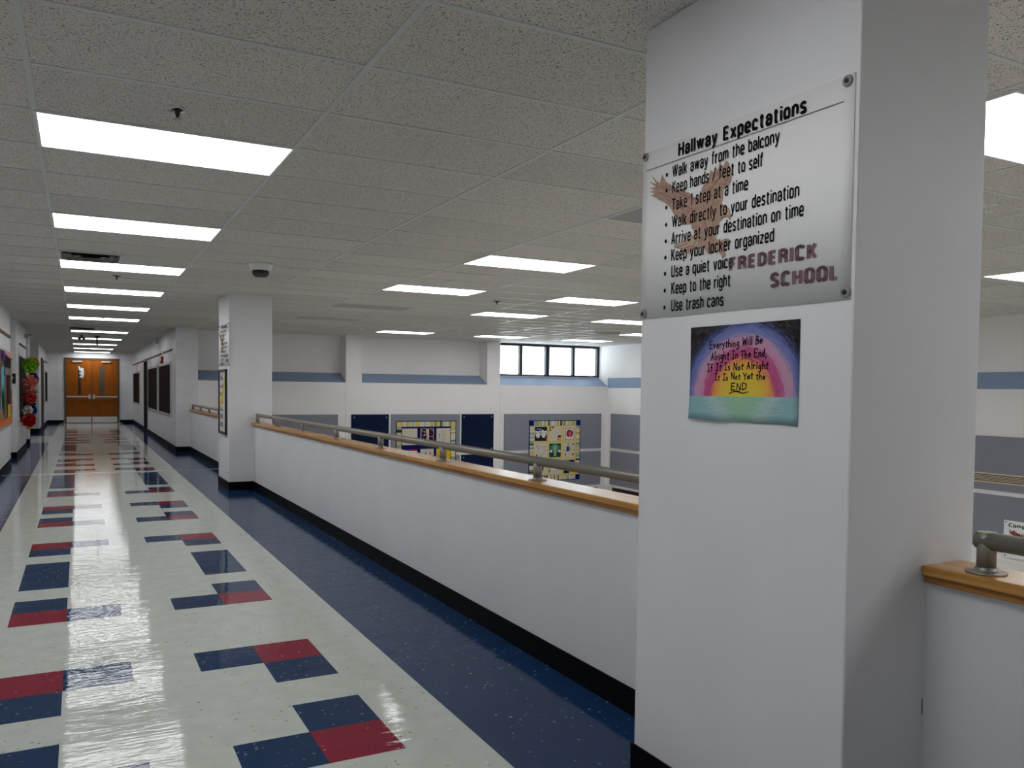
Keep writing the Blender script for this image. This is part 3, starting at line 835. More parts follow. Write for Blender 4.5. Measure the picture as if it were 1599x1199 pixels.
GL = {  # hand lettering: strokes on a grid, capital height 1
 'E': (.62, [[(.55, 1), (.05, .97), (.05, .02), (.58, .03)], [(.05, .52), (.45, .53)]]),
 'v': (.5, [[(.02, .5), (.22, .0), (.45, .52)]]), 'e': (.5, [[(.05, .27), (.42, .3), (.38, .47), (.2, .52), (.05, .3), (.12, .05), (.42, .06)]]),
 'r': (.4, [[(.05, .5), (.08, 0)], [(.08, .32), (.2, .5), (.36, .48)]]), 'y': (.5, [[(.02, .5), (.22, .12)], [(.45, .52), (.12, -.38)]]),
 't': (.4, [[(.2, .85), (.2, .05), (.3, 0)], [(.02, .6), (.38, .62)]]), 'h': (.5, [[(.06, 1), (.06, 0)], [(.06, .35), (.25, .52), (.42, .4), (.42, 0)]]),
 'i': (.22, [[(.1, .5), (.1, 0)], [(.1, .7), (.11, .74)]]), 'n': (.5, [[(.06, .5), (.07, 0)], [(.07, .36), (.25, .52), (.42, .4), (.43, 0)]]),
 'g': (.5, [[(.4, .45), (.2, .52), (.06, .28), (.18, .05), (.4, .2)], [(.42, .5), (.42, -.25), (.25, -.4), (.06, -.3)]]),
 'W': (.85, [[(.03, 1), (.2, .0), (.42, .75), (.6, .0), (.8, 1)]]), 'l': (.2, [[(.1, 1), (.1, 0)]]),
 'B': (.6, [[(.06, 1), (.06, 0)], [(.06, 1), (.42, .9), (.38, .6), (.06, .52), (.5, .42), (.48, .08), (.06, 0)]]),
 'A': (.62, [[(.02, 0), (.3, 1), (.58, 0)], [(.12, .38), (.5, .38)]]), 'I': (.5, [[(.25, 1), (.25, 0)], [(.03, 1), (.47, 1)], [(.03, 0), (.47, 0)]]),
 'T': (.6, [[(.3, 1), (.3, 0)], [(.0, 1), (.6, .98)]]), 'd': (.5, [[(.4, 1), (.4, 0)], [(.4, .4), (.2, .52), (.05, .26), (.18, .02), (.4, .15)]]),
 ',': (.25, [[(.14, .08), (.06, -.2)]]), 'f': (.4, [[(.38, .9), (.22, .98), (.15, .8), (.15, 0)], [(.0, .52), (.34, .54)]]),
 's': (.42, [[(.36, .48), (.12, .5), (.08, .34), (.34, .2), (.3, .02), (.04, .04)]]), 'N': (.62, [[(.06, 0), (.06, 1), (.55, 0), (.55, 1)]]),
 'o': (.48, [[(.22, .5), (.05, .26), (.22, .0), (.42, .24), (.22, .5)]]), 'Y': (.58, [[(.02, 1), (.28, .5), (.55, 1)], [(.28, .5), (.26, 0)]]),
 'D': (.62, [[(.06, 1), (.06, 0)], [(.06, 1), (.5, .8), (.52, .25), (.06, 0)]]), ' ': (.34, [])}
def handwriting(rows, P, wid):
    b_ = MB(); r_ = random.Random(3)
    for s, a, b, z0, z1, capz in rows:
        tot = sum(GL[c][0]+.12 for c in s)-.12
        k = (b-a)/tot; x = 0
        for c in s:
            wd, st = GL[c]
            jz, js, sh = r_.uniform(-.002, .002), r_.uniform(.92, 1.08), r_.uniform(-.05, .08)
            for ln in st:
                pts = [(a+(x+p*js+sh*q)*k, z0+(z1-z0)*x/tot+q*capz*js+jz) for p, q in ln]
                for (s0, y0), (s1, y1) in zip(pts, pts[1:]):
                    l = math.hypot(s1-s0, y1-y0) or 1e-6
                    ux, uy = (s1-s0)/l, (y1-y0)/l
                    w_ = wid
                    e_ = wid*.7
                    b_.poly([P(s0-ux*e_-uy*w_, y0-uy*e_+ux*w_), P(s0-ux*e_+uy*w_, y0-uy*e_-ux*w_), P(s1+ux*e_+uy*w_, y1+uy*e_-ux*w_), P(s1+ux*e_-uy*w_, y1+uy*e_+ux*w_)])
            x += wd+.12
    return b_
cnt = [0]
def PD(s, z):
    cnt[0] += 1
    q = max(0, min(1, (z-1.32)/.30)); a = s/.446
    curl = .0015+.010*(1-q)**3*(.5+.5*math.sin(a*5+1))
    return (PX0-curl-.0016-.000002*(cnt[0] % 50), -.827-s, z)
hw = handwriting([("Everything Will Be", .091, .313, 1.551, 1.556, .024), ("Alright In The End,", .098, .331, 1.512, 1.518, .025),
                  ("If It Is Not Alright", .083, .338, 1.478, 1.483, .023), ("It Is Not Yet the", .118, .327, 1.449, 1.451, .020),
                  ("END", .189, .254, 1.418, 1.421, .021)], PD, .00165)
for pts in ([(.182, 1.407), (.20, 1.413), (.22, 1.414), (.24, 1.408), (.26, 1.413)], [(.213, 1.418), (.222, 1.408)], [(.222, 1.418), (.231, 1.407)]):
    for (s0, y0), (s1, y1) in zip(pts, pts[1:]):
        hw.poly([PD(s0, y0+.0016), PD(s0, y0-.0016), PD(s1, y1-.0016), PD(s1, y1+.0016)])
hw.build('handwriting', m_ink, t)

# small marks on the near pillar
tag(MB().box(2.218, 2.222, -1.4512, -1.4502, .50, .545).build('tape_mark', flat('blue_mark', (.18, .20, .30))), 'tiny blue mark low on the near pillar under the parapet cap', 'mark')

# ------------------------------------------------------------------ framed poster on the far pillar
t = thing('framed_poster', 'black framed poster with yellow ribbon shape on the far pillar below the rules sign', 'poster', (PX0, 8.83, .74))
y0, y1, z0, z1 = 8.52, 9.14, .755, 1.665
m_ = MB()
for a in ((y0, y1, z0, z0+.035), (y0, y1, z1-.035, z1), (y0, y0+.035, z0+.035, z1-.035), (y1-.035, y1, z0+.035, z1-.035)):
    m_.box(PX0-.028, PX0-.0005, *a)
m_.build('frame', m_black, t)
MB().box(PX0-.012, PX0-.001, y0+.035, y1-.035, z0+.035, z1-.035).build('print', flat('pale_print', (.62, .62, .60), .4), t)
m_ = MB(); r_ = random.Random(5)
for k in range(7):
    for q in range(3):
        m_.box(PX0-.0135, PX0-.0122, y0+.30+.085*q, y0+.30+.085*q+.05, z0+.10+k*.11, z0+.10+k*.11+r_.uniform(.03, .08))
m_.build('photo_squares', flat('grey_print', (.10, .10, .11)), t)
m_ = MB()
pts = [(8.62, 1.60), (8.70, 1.56), (8.78, 1.42), (8.93, 1.30), (9.02, 1.24), (9.02, 1.12), (8.90, 1.16), (8.78, 1.28), (8.68, 1.40), (8.60, 1.46)]
m_.poly([(PX0-.0137, y, z) for y, z in pts])
m_.build('yellow_ribbon', flat('yellow_print', (.70, .50, .04)), t)

# ------------------------------------------------------------------ fabric wall panels
def panel_far(x0, x1, z0, z1, m, label, bolts=False):
    t = thing('acoustic_panel', label, 'wall panel', ((x0+x1)/2, YF, z0), 'fabric wall panels of the atrium')
    MB().box(x0, x1, YF-.03, YF-.0005, z0, z1).build('fabric', m, t, .004)
    if bolts:
        for x in (x0+.06, x1-.06):
            for z in (z0+.07, z1-.07):
                MB().lathe([(.014, -.030), (.012, -.034), (.0, -.035)], (x, YF, z), 'y', 10).build('bolt', m_steel, t)
for z0, z1, row in ((-.155, .805, 'upper'), (-1.165, -.235, 'lower')):
    panel_far(2.75, 5.53, z0, z1, m_grey, '%s grey fabric panel on the far wall, next to the far pillar' % row)
    panel_far(5.86, 6.80, z0, z1, m_navy, '%s navy fabric panel on the far wall, left of the flag quilt' % row, True)
    panel_far(6.865, 8.71, z0, z1, m_grey, '%s grey fabric panel behind the flag quilt, between two navy panels' % row)
    panel_far(8.765, 9.68, z0, z1, m_navy, '%s navy fabric panel on the far wall, right of the flag quilt' % row, True)
    panel_far(10.0, 13.06, z0, z1, m_grey, '%s grey fabric panel behind the quilt with masks, left of the atrium corner' % row)
def panel_right(y0, y1, z0, z1, label):
    t = thing('acoustic_panel', label, 'wall panel', (XA, (y0+y1)/2, z0), 'fabric wall panels of the atrium')
    MB().box(XA-.03, XA-.0005, y0, y1, z0, z1).build('fabric', m_grey, t, .004)
panel_right(11.0, 15.30, -.135, .81, 'upper grey fabric panel on the right atrium wall, just past the corner')
panel_right(11.0, 15.30, -1.15, -.22, 'lower grey fabric panel on the right atrium wall, just past the corner')
panel_right(0.5, 6.2, -.105, .765, 'upper grey fabric panel behind the beige wall grille at the right edge')
panel_right(0.5, 6.2, -1.04, -.18, 'lower grey fabric panel behind the computer rules sign at the right edge')

# ------------------------------------------------------------------ quilts
PAL = [flat('cloth_yellow', (.66, .50, .14)), flat('cloth_cream', (.66, .60, .40)), flat('cloth_olive', (.34, .34, .08)), flat('cloth_teal', (.12, .25, .27)),
       flat('cloth_blue', (.25, .36, .46)), flat('cloth_peach', (.62, .42, .28)), flat('cloth_green', (.38, .46, .24)), flat('cloth_black', (.03, .03, .035)), flat('cloth_pale', (.60, .62, .52))]
WT = [6, 6, 3, 2, 3, 3, 2, 2, 4]
c_navy, c_cream, c_red = flat('cloth_navy', (.008, .010, .10)), flat('cloth_ivory', (.62, .56, .47)), flat('cloth_red', (.36, .012, .02))
c_white, c_green, c_yel = flat('cloth_white', (.72, .72, .70)), flat('cloth_forest', (.01, .07, .05)), flat('cloth_gold', (.68, .46, .02))
c_blk, c_grey, c_sky = flat('cloth_ink', (.02, .015, .03)), flat('cloth_grey', (.28, .26, .26)), flat('cloth_sky', (.16, .24, .42))
c_sash = flat('cloth_straw', (.64, .52, .22)); c_or = flat('cloth_orange', (.60, .16, .06))
def quilt(x0, x1, z0, z1, label, sash, corner, motifs, seed, colf, rowf):
    yq = YF-.030
    W_, Hh = x1-x0, z1-z0
    t = thing('quilt', label, 'quilt', ((x0+x1)/2, yq, z0), 'patchwork quilts on the far wall')
    X = lambda f: x0+f*W_
    Z = lambda f: z1-f*Hh
    MB().box(x0, x1, yq-.010, yq-.0005, z0, z1).build('backing', c_navy, t)
    MB().box(X(.09), X(.91), yq-.013, yq-.0101, Z(.91), Z(.09)).build('sashing', sash, t)
    r_ = random.Random(seed)
    for side in ('top', 'bottom', 'left', 'right'):
        m_ = MB(); a = .09
        while a < .91:
            b = min(.91, a+r_.uniform(.010, .032)); c = r_.choices(PAL, WT)[0]
            if side == 'top': m_.box(X(a), X(b), yq-.014, yq-.0101, Z(.088), Z(.012), c)
            if side == 'bottom': m_.box(X(a), X(b), yq-.014, yq-.0101, Z(.988), Z(.912), c)
            if side == 'left': m_.box(X(.012), X(.088), yq-.014, yq-.0101, Z(b), Z(a), c)
            if side == 'right': m_.box(X(.912), X(.988), yq-.014, yq-.0101, Z(b), Z(a), c)
            a = b
        m_.build('striped_border', None, t)
    for u in (.012, .912):
        for v in (.012, .912):
            MB().box(X(u), X(u+.076), yq-.0145, yq-.0101, Z(v+.076), Z(v)).build('corner_patch', corner, t)
    for r, (v0, v1) in enumerate(rowf):
        for c, (u0, u1) in enumerate(colf):
            base, mo = motifs[r*3+c]
            bo = MB().box(X(u0), X(u1), yq-.016, yq-.0131, Z(v1), Z(v0)).build('block', base, t)
            if mo:
                m_ = MB()
                for k, (m, pts) in enumerate(mo):
                    d = yq-.0165-.0004*k
                    m_.poly([(X(u0+(u1-u0)*p), d, Z(v0+(v1-v0)*q)) for p, q in pts], m)
                m_.build('motif', None, bo)
def circ(cx, cy, rx, ry=None, n=18):
    ry = ry or rx
    return [(cx+rx*math.cos(2*math.pi*k/n), cy+ry*math.sin(2*math.pi*k/n)) for k in range(n)]
def rect(a, b, c, d): return [(a, b), (c, b), (c, d), (a, d)]
def ring(m1, m2, pts_out, pts_in): return [(m1, pts_out), (m2, pts_in)]
masks = [(c_white, [(.02, .25), (.25, .33), (.47, .25), (.46, .55), (.36, .78), (.22, .80), (.08, .62)]), (c_white, [(.52, .33), (.62, .18), (.75, .30), (.98, .27), (.96, .50), (.80, .78), (.64, .78), (.53, .55)]),
         (c_blk, circ(.16, .45, .05, .035)), (c_blk, circ(.34, .42, .05, .035)), (c_blk, circ(.66, .44, .05, .035)), (c_blk, circ(.84, .44, .05, .035)),
         (c_grey, [(.14, .62), (.24, .72), (.36, .58), (.24, .66)]), (c_grey, [(.66, .66), (.75, .56), (.86, .66), (.75, .61)]), (c_sky, rect(.15, .12, .55, .20)), (c_red, rect(.85, .72, .98, .95))]
corners = [(c_blk, [(0, 0), (.42, 0), (0, .36)]), (c_yel, circ(.15, .13, .10)), (c_blk, rect(.72, .62, 1, 1)), (c_yel, rect(.78, .76, 1, 1)), (c_grey, circ(.2, .78, .04)), (c_or, circ(.3, .55, .02)), (c_sky, circ(.55, .42, .02))]
apple = [(c_blk, rect(.10, .10, .92, .92)), (c_white, rect(.14, .135, .88, .89)), (c_red, circ(.40, .50, .20, .26)), (c_red, circ(.62, .50, .20, .26)), (c_blk, rect(.46, .16, .52, .32)), (c_green, [(.40, .30), (.28, .20), (.44, .24)]), (c_white, rect(.44, .36, .46, .70)), (c_white, rect(.56, .36, .58, .70))]
diamond = [(c_blk, [(.55, .12), (.93, .50), (.55, .92), (.17, .50)]), (c_cream, [(.55, .145), (.905, .50), (.55, .895), (.195, .50)]), (c_grey, circ(.2, .18, .11)), (c_cream, circ(.2, .18, .06)), (c_red, circ(.2, .86, .10)), (c_yel, circ(.25, .86, .05)), (c_or, circ(.85, .22, .06)), (c_blk, rect(.545, .9, .565, 1.0))]
tree = [(flat('cloth_jade', (.05, .22, .18)), circ(.5, .36, .44, .34)), (c_white, circ(.14, .56, .11, .09)), (c_white, circ(.88, .56, .11, .09)), (flat('cloth_leaf', (.25, .38, .20)), circ(.5, .32, .2, .2)), (flat('cloth_trunk', (.36, .38, .20)), [(.42, .4), (.58, .4), (.62, .9), (.38, .9)]), (c_yel, circ(.5, .18, .03))]
bits = [(c_sky, rect(.22, .22, .70, .62)), (flat('cloth_royal', (.02, .05, .30)), rect(.25, .25, .46, .58)), (c_yel, [(.46, .22), (.70, .22), (.70, .62), (.46, .62), (.58, .42)]), (c_or, circ(.84, .82, .11)), (c_grey, circ(.40, .08, .08)), (c_blk, rect(.10, .72, .18, .92)), (c_sky, circ(.84, .08, .12, .08)), (c_green, [(.05, .55), (.12, .40), (.10, .58)]), (c_green, [(.80, .55), (.95, .36), (.86, .56)]), (c_grey, circ(.5, .80, .05, .04))]
fig = [(c_white, circ(.3, .3, .2)), (c_red, [(.05, .2), (.3, .05), (.2, .5)]), (c_blk, [(.1, .5), (.3, .4), (.5, .9), (.2, .95)]), (c_white, circ(.35, .7, .1)), (c_blk, [(.5, .3), (.8, .2), (.7, .8)])]
scrib = [(c_grey, circ(.5, .5, .40, .30)), (c_white, circ(.5, .5, .37, .27)), (c_grey, rect(.3, .42, .7, .46)), (c_grey, rect(.35, .55, .65, .58)), (c_green, circ(.05, .8, .05, .1))]
flagm = [(c_sky, rect(.0, .0, .48, .45)), (c_blk, [(.5, .0), (.75, .2), (1, 0), (1, .45), (.5, .45)]), (c_red, [(.52, .1), (.75, .3), (.98, .1), (.98, .4), (.75, .4), (.52, .4)]), (c_navy, rect(0, .55, .5, 1)), (c_or, rect(.5, .55, 1, .75)), (c_yel, rect(.5, .75, 1, 1)), (c_white, rect(.1, .7, .4, .8))]
quilt(10.736, 12.36, -1.0, .632, 'square quilt with masks, apple and tree blocks and navy corners, left of the atrium corner', c_sash, c_navy,
      [(c_blk, masks), (c_cream, corners), (c_cream, apple), (c_cream, diamond), (c_green, tree), (c_cream, bits), (c_cream, fig), (c_cream, scrib), (c_navy, flagm)], 11,
      [(.106, .34), (.39, .615), (.676, .888)], [(.107, .338), (.386, .612), (.664, .887)])
r_ = random.Random(21)
def specks(n, cols, smax):
    o = []
    for k in range(n):
        x, y = r_.uniform(.06, .94), r_.uniform(.06, .94); s = r_.uniform(.3, 1)*smax
        a = r_.uniform(0, 3.1)
        o.append((r_.choice(cols), [(x+s*math.cos(a), y+s*math.sin(a)), (x-s*.35*math.sin(a), y+s*.35*math.cos(a)), (x-s*math.cos(a), y-s*math.sin(a)), (x+s*.35*math.sin(a), y-s*.35*math.cos(a))]))
    return o
lead = [(flat('cloth_plum', (.05, .01, .04)), rect(.05, .02, .97, .75))] + specks(34, [c_red, c_cream, c_or, c_white, c_blk], .10) + [(c_cream, [(.36, .05), (.62, .05), (.60, .6), (.66, .95), (.42, .95), (.46, .6)]), (c_grey, rect(.50, .35, .53, .8))]
writing = [(c_grey, rect(.34+.02*math.sin(k), .17+.07*k, .34+.3+.06*math.sin(k*2.1), .185+.07*k)) for k in range(9)] + [(c_blk, [(.2, .3), (.24, .3), (.22, .85)])]
flag = [(c_navy, rect(0, .0, .48, 1.0)), (c_sky, rect(.04, .06, .44, .1))] + [(c_red if k % 2 == 0 else c_white, rect(.48, k/9, 1, (k+1)/9)) for k in range(9)]
berry = specks(30, [c_grey, c_sky, c_or, c_green], .03) + [(c_green, circ(.38, .28, .05)), (c_red, circ(.72, .28, .05, .07)), (c_red, rect(.18, .52, .75, .60)), (c_cream, rect(.26, .54, .3, .6)), (c_cream, rect(.46, .54, .5, .6)), (c_red, rect(.83, .40, .88, .75))]
gold = specks(10, [c_or, c_blk, c_cream], .08)
quilt(6.98, 8.60, -.985, .640, 'quilt with navy sashing, a flag block and a striped yellow border between the navy panels', c_navy, PAL[0],
      [(c_cream, specks(40, [c_grey, c_sash, c_grey], .035)), (c_cream, lead), (c_cream, writing), (c_white, flag), (c_cream, berry), (c_yel, gold), (c_cream, scrib), (c_cream, fig), (c_cream, bits)], 5,
      [(.10, .345), (.40, .62), (.665, .90)], [(.115, .365), (.43, .665), (.71, .89)])
quilt(3.15, 4.765, -1.18, .445, 'quilt mostly hidden behind the far pillar, only its striped top border showing', c_sash, c_navy,
      [(c_cream, scrib), (c_navy, masks), (c_cream, apple), (c_cream, fig), (c_green, tree), (c_cream, bits), (c_cream, corners), (c_cream, diamond), (c_navy, flagm)], 31,
      [(.106, .34), (.39, .615), (.676, .888)], [(.107, .338), (.386, .612), (.664, .887)])

# ------------------------------------------------------------------ window
wn_ = bpy.data.objects.new('window_1', None); C.objects.link(wn_); wn_.location = (11.57, YW, 1.82); WL['window_1'] = Vector(wn_.location)
wn_['kind'] = 'structure'
m_wf = mat('dark_window_frame', (.012, .016, .022), .4)
m_ = MB().box(9.867, XA, YW-.02, YW+.09, 1.820, 1.862).box(9.867, XA, YW-.02, YW+.09, 2.622, 2.685)
for x0, x1 in ((9.867, 9.93), (10.69, 10.775), (11.515, 11.635), (12.385, 12.465), (13.205, XA)):
    m_.box(x0, x1, YW-.015, YW+.085, 1.862, 2.622)
m_.build('window_frame', m_wf, wn_)
for x0, x1 in ((9.93, 10.69), (10.775, 11.515), (11.635, 12.385), (12.465, 13.205)):
    MB().box(x0, x1, YW+.035, YW+.041, 1.862, 2.622).build('pane', m_glass, wn_)

# ------------------------------------------------------------------ wall grille and computer sign on the right atrium wall
t = thing('wall_grille', 'beige slatted wall grille on the grey panel at the right edge', 'wall vent', (XA-.03, 4.7, .02))
y0, y1, z0, z1 = 4.30, 5.40, .012, .168
m_ = MB()
X0, X1 = XA-.052, XA-.0305
for a in ((y0, y1, z0, z0+.022), (y0, y1, z1-.022, z1), (y0, y0+.03, z0+.022, z1-.022), (y1-.03, y1, z0+.022, z1-.022)):
    m_.box(X0, X1, *a)
m_.build('frame', m_beige, t)
MB().box(XA-.036, XA-.031, y0+.03, y1-.03, z0+.022, z1-.022).build('opening', m_black, t)
for k in range(4):
    z = z0+.036+.024*k
    MB().box(X0+.002, XA-.037, y0+.03, y1-.03, z, z+.011).build('slat', m_beige, t)

t = thing('computer_sign', 'white computer rules sign with red eagle, cut by the right edge of the photo', 'sign', (XA-.03, 4.2, -1.14))
sy0, sz0, sz1 = 4.685, -1.145, -.555
xs = XA-.0305
MB().box(xs-.004, xs, 3.80, sy0, sz0, sz1).build('board', m_sign, t)
def PS(s, z, d): return (xs-.004-d, sy0-s, z)
m_ = MB()
for s_, s0, wdt, z, cp, bd in (('Computer', .075, .46, -.655, .055, .18), ('Internet', .19, .22, -.775, .042, .15), ('Follow', .19, .20, -1.045, .042, .15)):
    for pl in letters(s_, wdt, cp, bd):
        m_.poly([PS(s0+u, z+v, .0012) for u, v in pl])
for z in (-.76, -1.03):
    m_.poly([PS(.145+.010*math.cos(q*math.pi/6), z+.010*math.sin(q*math.pi/6), .0012) for q in range(12)])
m_.build('lettering', m_ink, t)
E2 = [(a*1.05-.02, z) for a, z in EAGLE]
MB().poly([PS(.06+(s-.035)*1.35, -.68+(z-2.176)*1.05, .0006) for s, z in EAGLE]).build('eagle_emblem', flat('red_brown_print', (.36, .10, .09)), t)
for z in (sz0+.03, sz1-.03):
    MB().lathe([(.011, -.004), (.011, -.009), (.0, -.010)], (xs, sy0-.03, z), 'x', 12).build('screw', m_black, t)

# ------------------------------------------------------------------ end doors
d1 = bpy.data.objects.new('door_1', None); C.objects.link(d1); d1.location = (.495, YE, 0); WL['door_1'] = Vector(d1.location); d1['kind'] = 'structure'
MB().box(-.45, -.395, YE-.03, YE+.12, 0, 2.48).box(1.385, 1.44, YE-.03, YE+.12, 0, 2.48).box(-.395, 1.385, YE-.03, YE+.12, 2.42, 2.48).build('door_frame', m_bronze, d1)
for x0, x1, hand in ((-.393, .475, 1), (.485, 1.383, -1)):
    lf = MB().box(x0, x1, YE-.005, YE+.045, .012, 2.418).build('door_leaf', m_door, d1)
    MB().box(x0+.015, x1-.015, YE-.008, YE-.0052, .02, .245).build('kick_plate', m_steel, lf)
    latch = x1-.07 if hand > 0 else x0+.07
    hinge = x0+.04 if hand > 0 else x1-.04
    a, b = sorted((latch, hinge))
    pb = MB().box(a, b, YE-.085, YE-.045, .985, 1.035)
    pb.box(latch-.035, latch+.035, YE-.09, YE-.005, .925, 1.09).box(hinge-.02, hinge+.02, YE-.07, YE-.005, .98, 1.04)
    pb.build('panic_bar', m_steel, lf)
    cl = (x0+.22, x0+.55) if hand > 0 else (x1-.56, x1-.24)
    MB().box(cl[0], cl[1], YE-.06, YE-.005, 2.31, 2.375).build('door_closer', m_alu, lf)
    vx = (.02, .11) if hand > 0 else (.74, .93)
    MB().box(vx[0], vx[1], YE-.012, YE-.0052, 1.07, 2.18).build('vision_panel', m_bronze if hand < 0 else m_dark, lf)
MB().box(.472, .488, YE-.02, YE-.003, .012, 2.418).build('astragal', m_bronze, d1)
pp = MB()
for a in ((.05, .21, 1.99, 2.10), (.11, .22, 1.80, 2.00), (.06, .13, 1.86, 1.93), (.03, .09, 2.07, 2.16), (.07, .20, 1.73, 1.79)):
    pp.box(a[0], a[1], YE-.0150, YE-.0125, a[2], a[3])
tag(pp.build('paper_notice', m_paper), 'torn white paper taped to the glass of the left wooden door', 'paper')

# ------------------------------------------------------------------ corridor doors and boards
m_dk = mat('dark_brown_door', (.018, .013, .010), .4)
d2 = bpy.data.objects.new('door_2', None); C.objects.link(d2); d2.location = (XR, 24.45, 0); WL['door_2'] = Vector(d2.location); d2['kind'] = 'structure'
MB().box(XR-.012, XR+.10, 23.70, 23.80, 0, 2.29).box(XR-.012, XR+.10, 25.10, 25.20, 0, 2.29).box(XR-.012, XR+.10, 23.80, 25.10, 2.21, 2.29).build('door_frame', m_dark, d2)
MB().box(XR+.10, XR+.15, 23.80, 25.10, .01, 2.21).build('door_leaf', m_dk, d2)
d3 = bpy.data.objects.new('door_3', None); C.objects.link(d3); d3.location = (XL, 26.6, 0); WL['door_3'] = Vector(d3.location); d3['kind'] = 'structure'
MB().box(XL, XL+.03, 25.95, 26.05, 0, 2.29).box(XL, XL+.03, 27.1, 27.2, 0, 2.29).box(XL, XL+.03, 26.05, 27.1, 2.20, 2.29).build('door_frame', m_dark, d3)
MB().box(XL, XL+.012, 26.05, 27.1, .01, 2.20).build('door_leaf', m_dk, d3)

def board(side, y0, y1, z0, z1, label):
    t = thing('display_board', label, 'bulletin board', (XR if side > 0 else XL, (y0+y1)/2, z0), 'dark framed boards on the corridor walls')
    def bx(m_, a, b, c, d, e0, e1):
        if side > 0: m_.box(XR-e1, XR-e0, a, b, c, d)
        else: m_.box(XL+e0, XL+e1, a, b, c, d)
    f = .055
    m_ = MB()
    for a in ((y0, y1, z0, z0+f), (y0, y1, z1-f, z1), (y0, y0+f, z0+f, z1-f), (y1-f, y1, z0+f, z1-f)):
        bx(m_, *a, .0005, .03)
    m_.build('frame', m_alu, t)
    m_ = MB(); bx(m_, y0+f, y1-f, z0+f, z1-f, .0005, .012)
    m_.build('cork', m_brown, t)
board(1, 16.50, 19.62, .735, 1.985, 'dark brown framed board nearest on the right corridor wall')
board(1, 19.95, 23.30, .735, 1.985, 'dark brown framed board second on the right corridor wall, before the dark doorway')
board(1, 27.0, 30.8, .77, 1.95, 'dark brown framed board beyond the dark doorway on the right corridor wall')
board(-1, 28.4, 30.9, .80, 1.94, 'dark narrow looking framed board on the left corridor wall near the double doors')

def display_rail(side, y0, y1, label):
    x0, x1 = (XR-.018, XR-.0005) if side > 0 else (XL+.0005, XL+.018)
    o = MB().box(x0, x1, y0, y1, 2.228, 2.272).build('display_rail', m_brail)
    tag(o, label, 'display rail', 'brown display rails along the corridor walls')
display_rail(1, 16.35, 18.35, 'short brown display rail on the right corridor wall, above the nearest dark board')
display_rail(1, 18.95, 23.65, 'long brown display rail on the right wall, ending at the dark doorway')
display_rail(1, 25.4, 31.05, 'brown display rail on the right wall beyond the dark doorway')
display_rail(-1, 5.0, 13.40, 'brown display rail at the left edge, above the forest bulletin board')
display_rail(-1, 15.85, 17.95, 'brown display rail above the board of paper flowers')
display_rail(-1, 27.6, 30.9, 'brown display rail on the far left wall near the double doors')

t = thing('fire_alarm', 'small red fire alarm strobe above the nearest dark board on the right wall', 'fire alarm', (XR, 18.6, 2.08))
MB().box(XR-.05, XR-.0005, 18.45, 18.80, 2.00, 2.17).build('body', flat('alarm_red', (.20, .015, .02), .4), t)
MB().box(XR-.07, XR-.0505, 18.5, 18.62, 2.06, 2.14).build('strobe', m_white, t)
tag(MB().box(XR-.06, XR-.0005, 19.95, 20.35, 2.56, 2.68).build('wall_speaker', m_alu, None, .005), 'small grey speaker box high on the right corridor wall under the ceiling', 'speaker')
t = thing('wall_fixture', 'small grey fixture high on the left wall above the flower board', 'wall fixture', (XL, 17.5, 2.5))
MB().box(XL+.0005, XL+.03, 17.42, 17.58, 2.45, 2.56).build('plate', m_alu, t)
MB().lathe([(.0, .03), (.045, .03), (.05, .07), (.03, .15), (.0, .16)], (XL, 17.5, 2.5), 'x', 14).build('head', m_alu, t)
# room number plate in the first alcove
t = thing('room_plate', 'black room number plate on the pier between the two left bulletin boards', 'room sign', (-1.075, 14.9, 1.44))
MB().box(-1.135, -1.026, 14.885, 14.8995, 1.44, 1.635).build('plate', m_black, t, .004)
m_ = MB()
for pl in letters('01', .055, .045, .18):
    m_.poly([(-1.125+u, 14.884, 1.53+v) for u, v in pl])
m_.build('number', m_paper, t)

# ------------------------------------------------------------------ forest bulletin board at the left edge
t = thing('bulletin_board', 'bulletin board with paper forest, waterfall and orange leaf border at the left edge', 'bulletin board', (XL, 11.5, .72))
by0, by1, bz0, bz1 = 9.6, 13.40, .765, 1.955
xb = XL
m_ = MB()
for a in ((by0, by1, bz0-.03, bz0), (by0, by1, bz1, bz1+.03), (by0-.03, by0, bz0-.03, bz1+.03), (by1, by1+.03, bz0-.03, bz1+.03)):
    m_.box(xb+.0005, xb+.03, *a)
m_.build('frame', m_alu, t)
MB().box(xb+.0005, xb+.012, by0, by1, bz0, bz1).build('backing', flat('tan_paper', (.17, .11, .07)), t)
def BP(y, z, d): return (xb+.012+d, y, z)
def shapes(name, m, polys, d):
    b_ = MB()
    for p in polys:
        n = len(p)
        b_.add([BP(y, z, d) for y, z in p]+[BP(y, z, d-.003) for y, z in p], [tuple(range(n))]+[(i, (i+1) % n, n+(i+1) % n, n+i) for i in range(n)])
    return b_.build(name, m, t)
r_ = random.Random(4)
shapes('waterfall', flat('paper_blue', (.13, .36, .50)), [[(11.2, .84), (11.75, .84), (12.0, 1.1), (11.95, 1.45), (12.2, 1.70), (11.9, 1.74), (11.45, 1.66), (11.4, 1.2)]], .006)
shapes('tree_trunk', flat('paper_brown', (.045, .018, .014)), [[(12.55, .9), (13.25, .9), (13.0, 1.2), (13.1, 1.5), (13.3, 1.88), (12.2, 1.90), (12.5, 1.6), (12.45, 1.2)]], .009)
shapes('tree_trunk', flat('paper_bark', (.10, .045, .03)), [[(10.0, .85), (10.4, .85), (10.3, 1.3), (10.5, 1.9), (9.9, 1.9)]], .009)
shapes('tree_canopy', flat('paper_dark', (.02, .015, .015)), [[(11.9+.18*k, 1.56+.05*(k % 2)), (12.05+.18*k, 1.60), (12.1+.18*k, 1.87), (11.92+.18*k, 1.89)] for k in range(7)], .012)
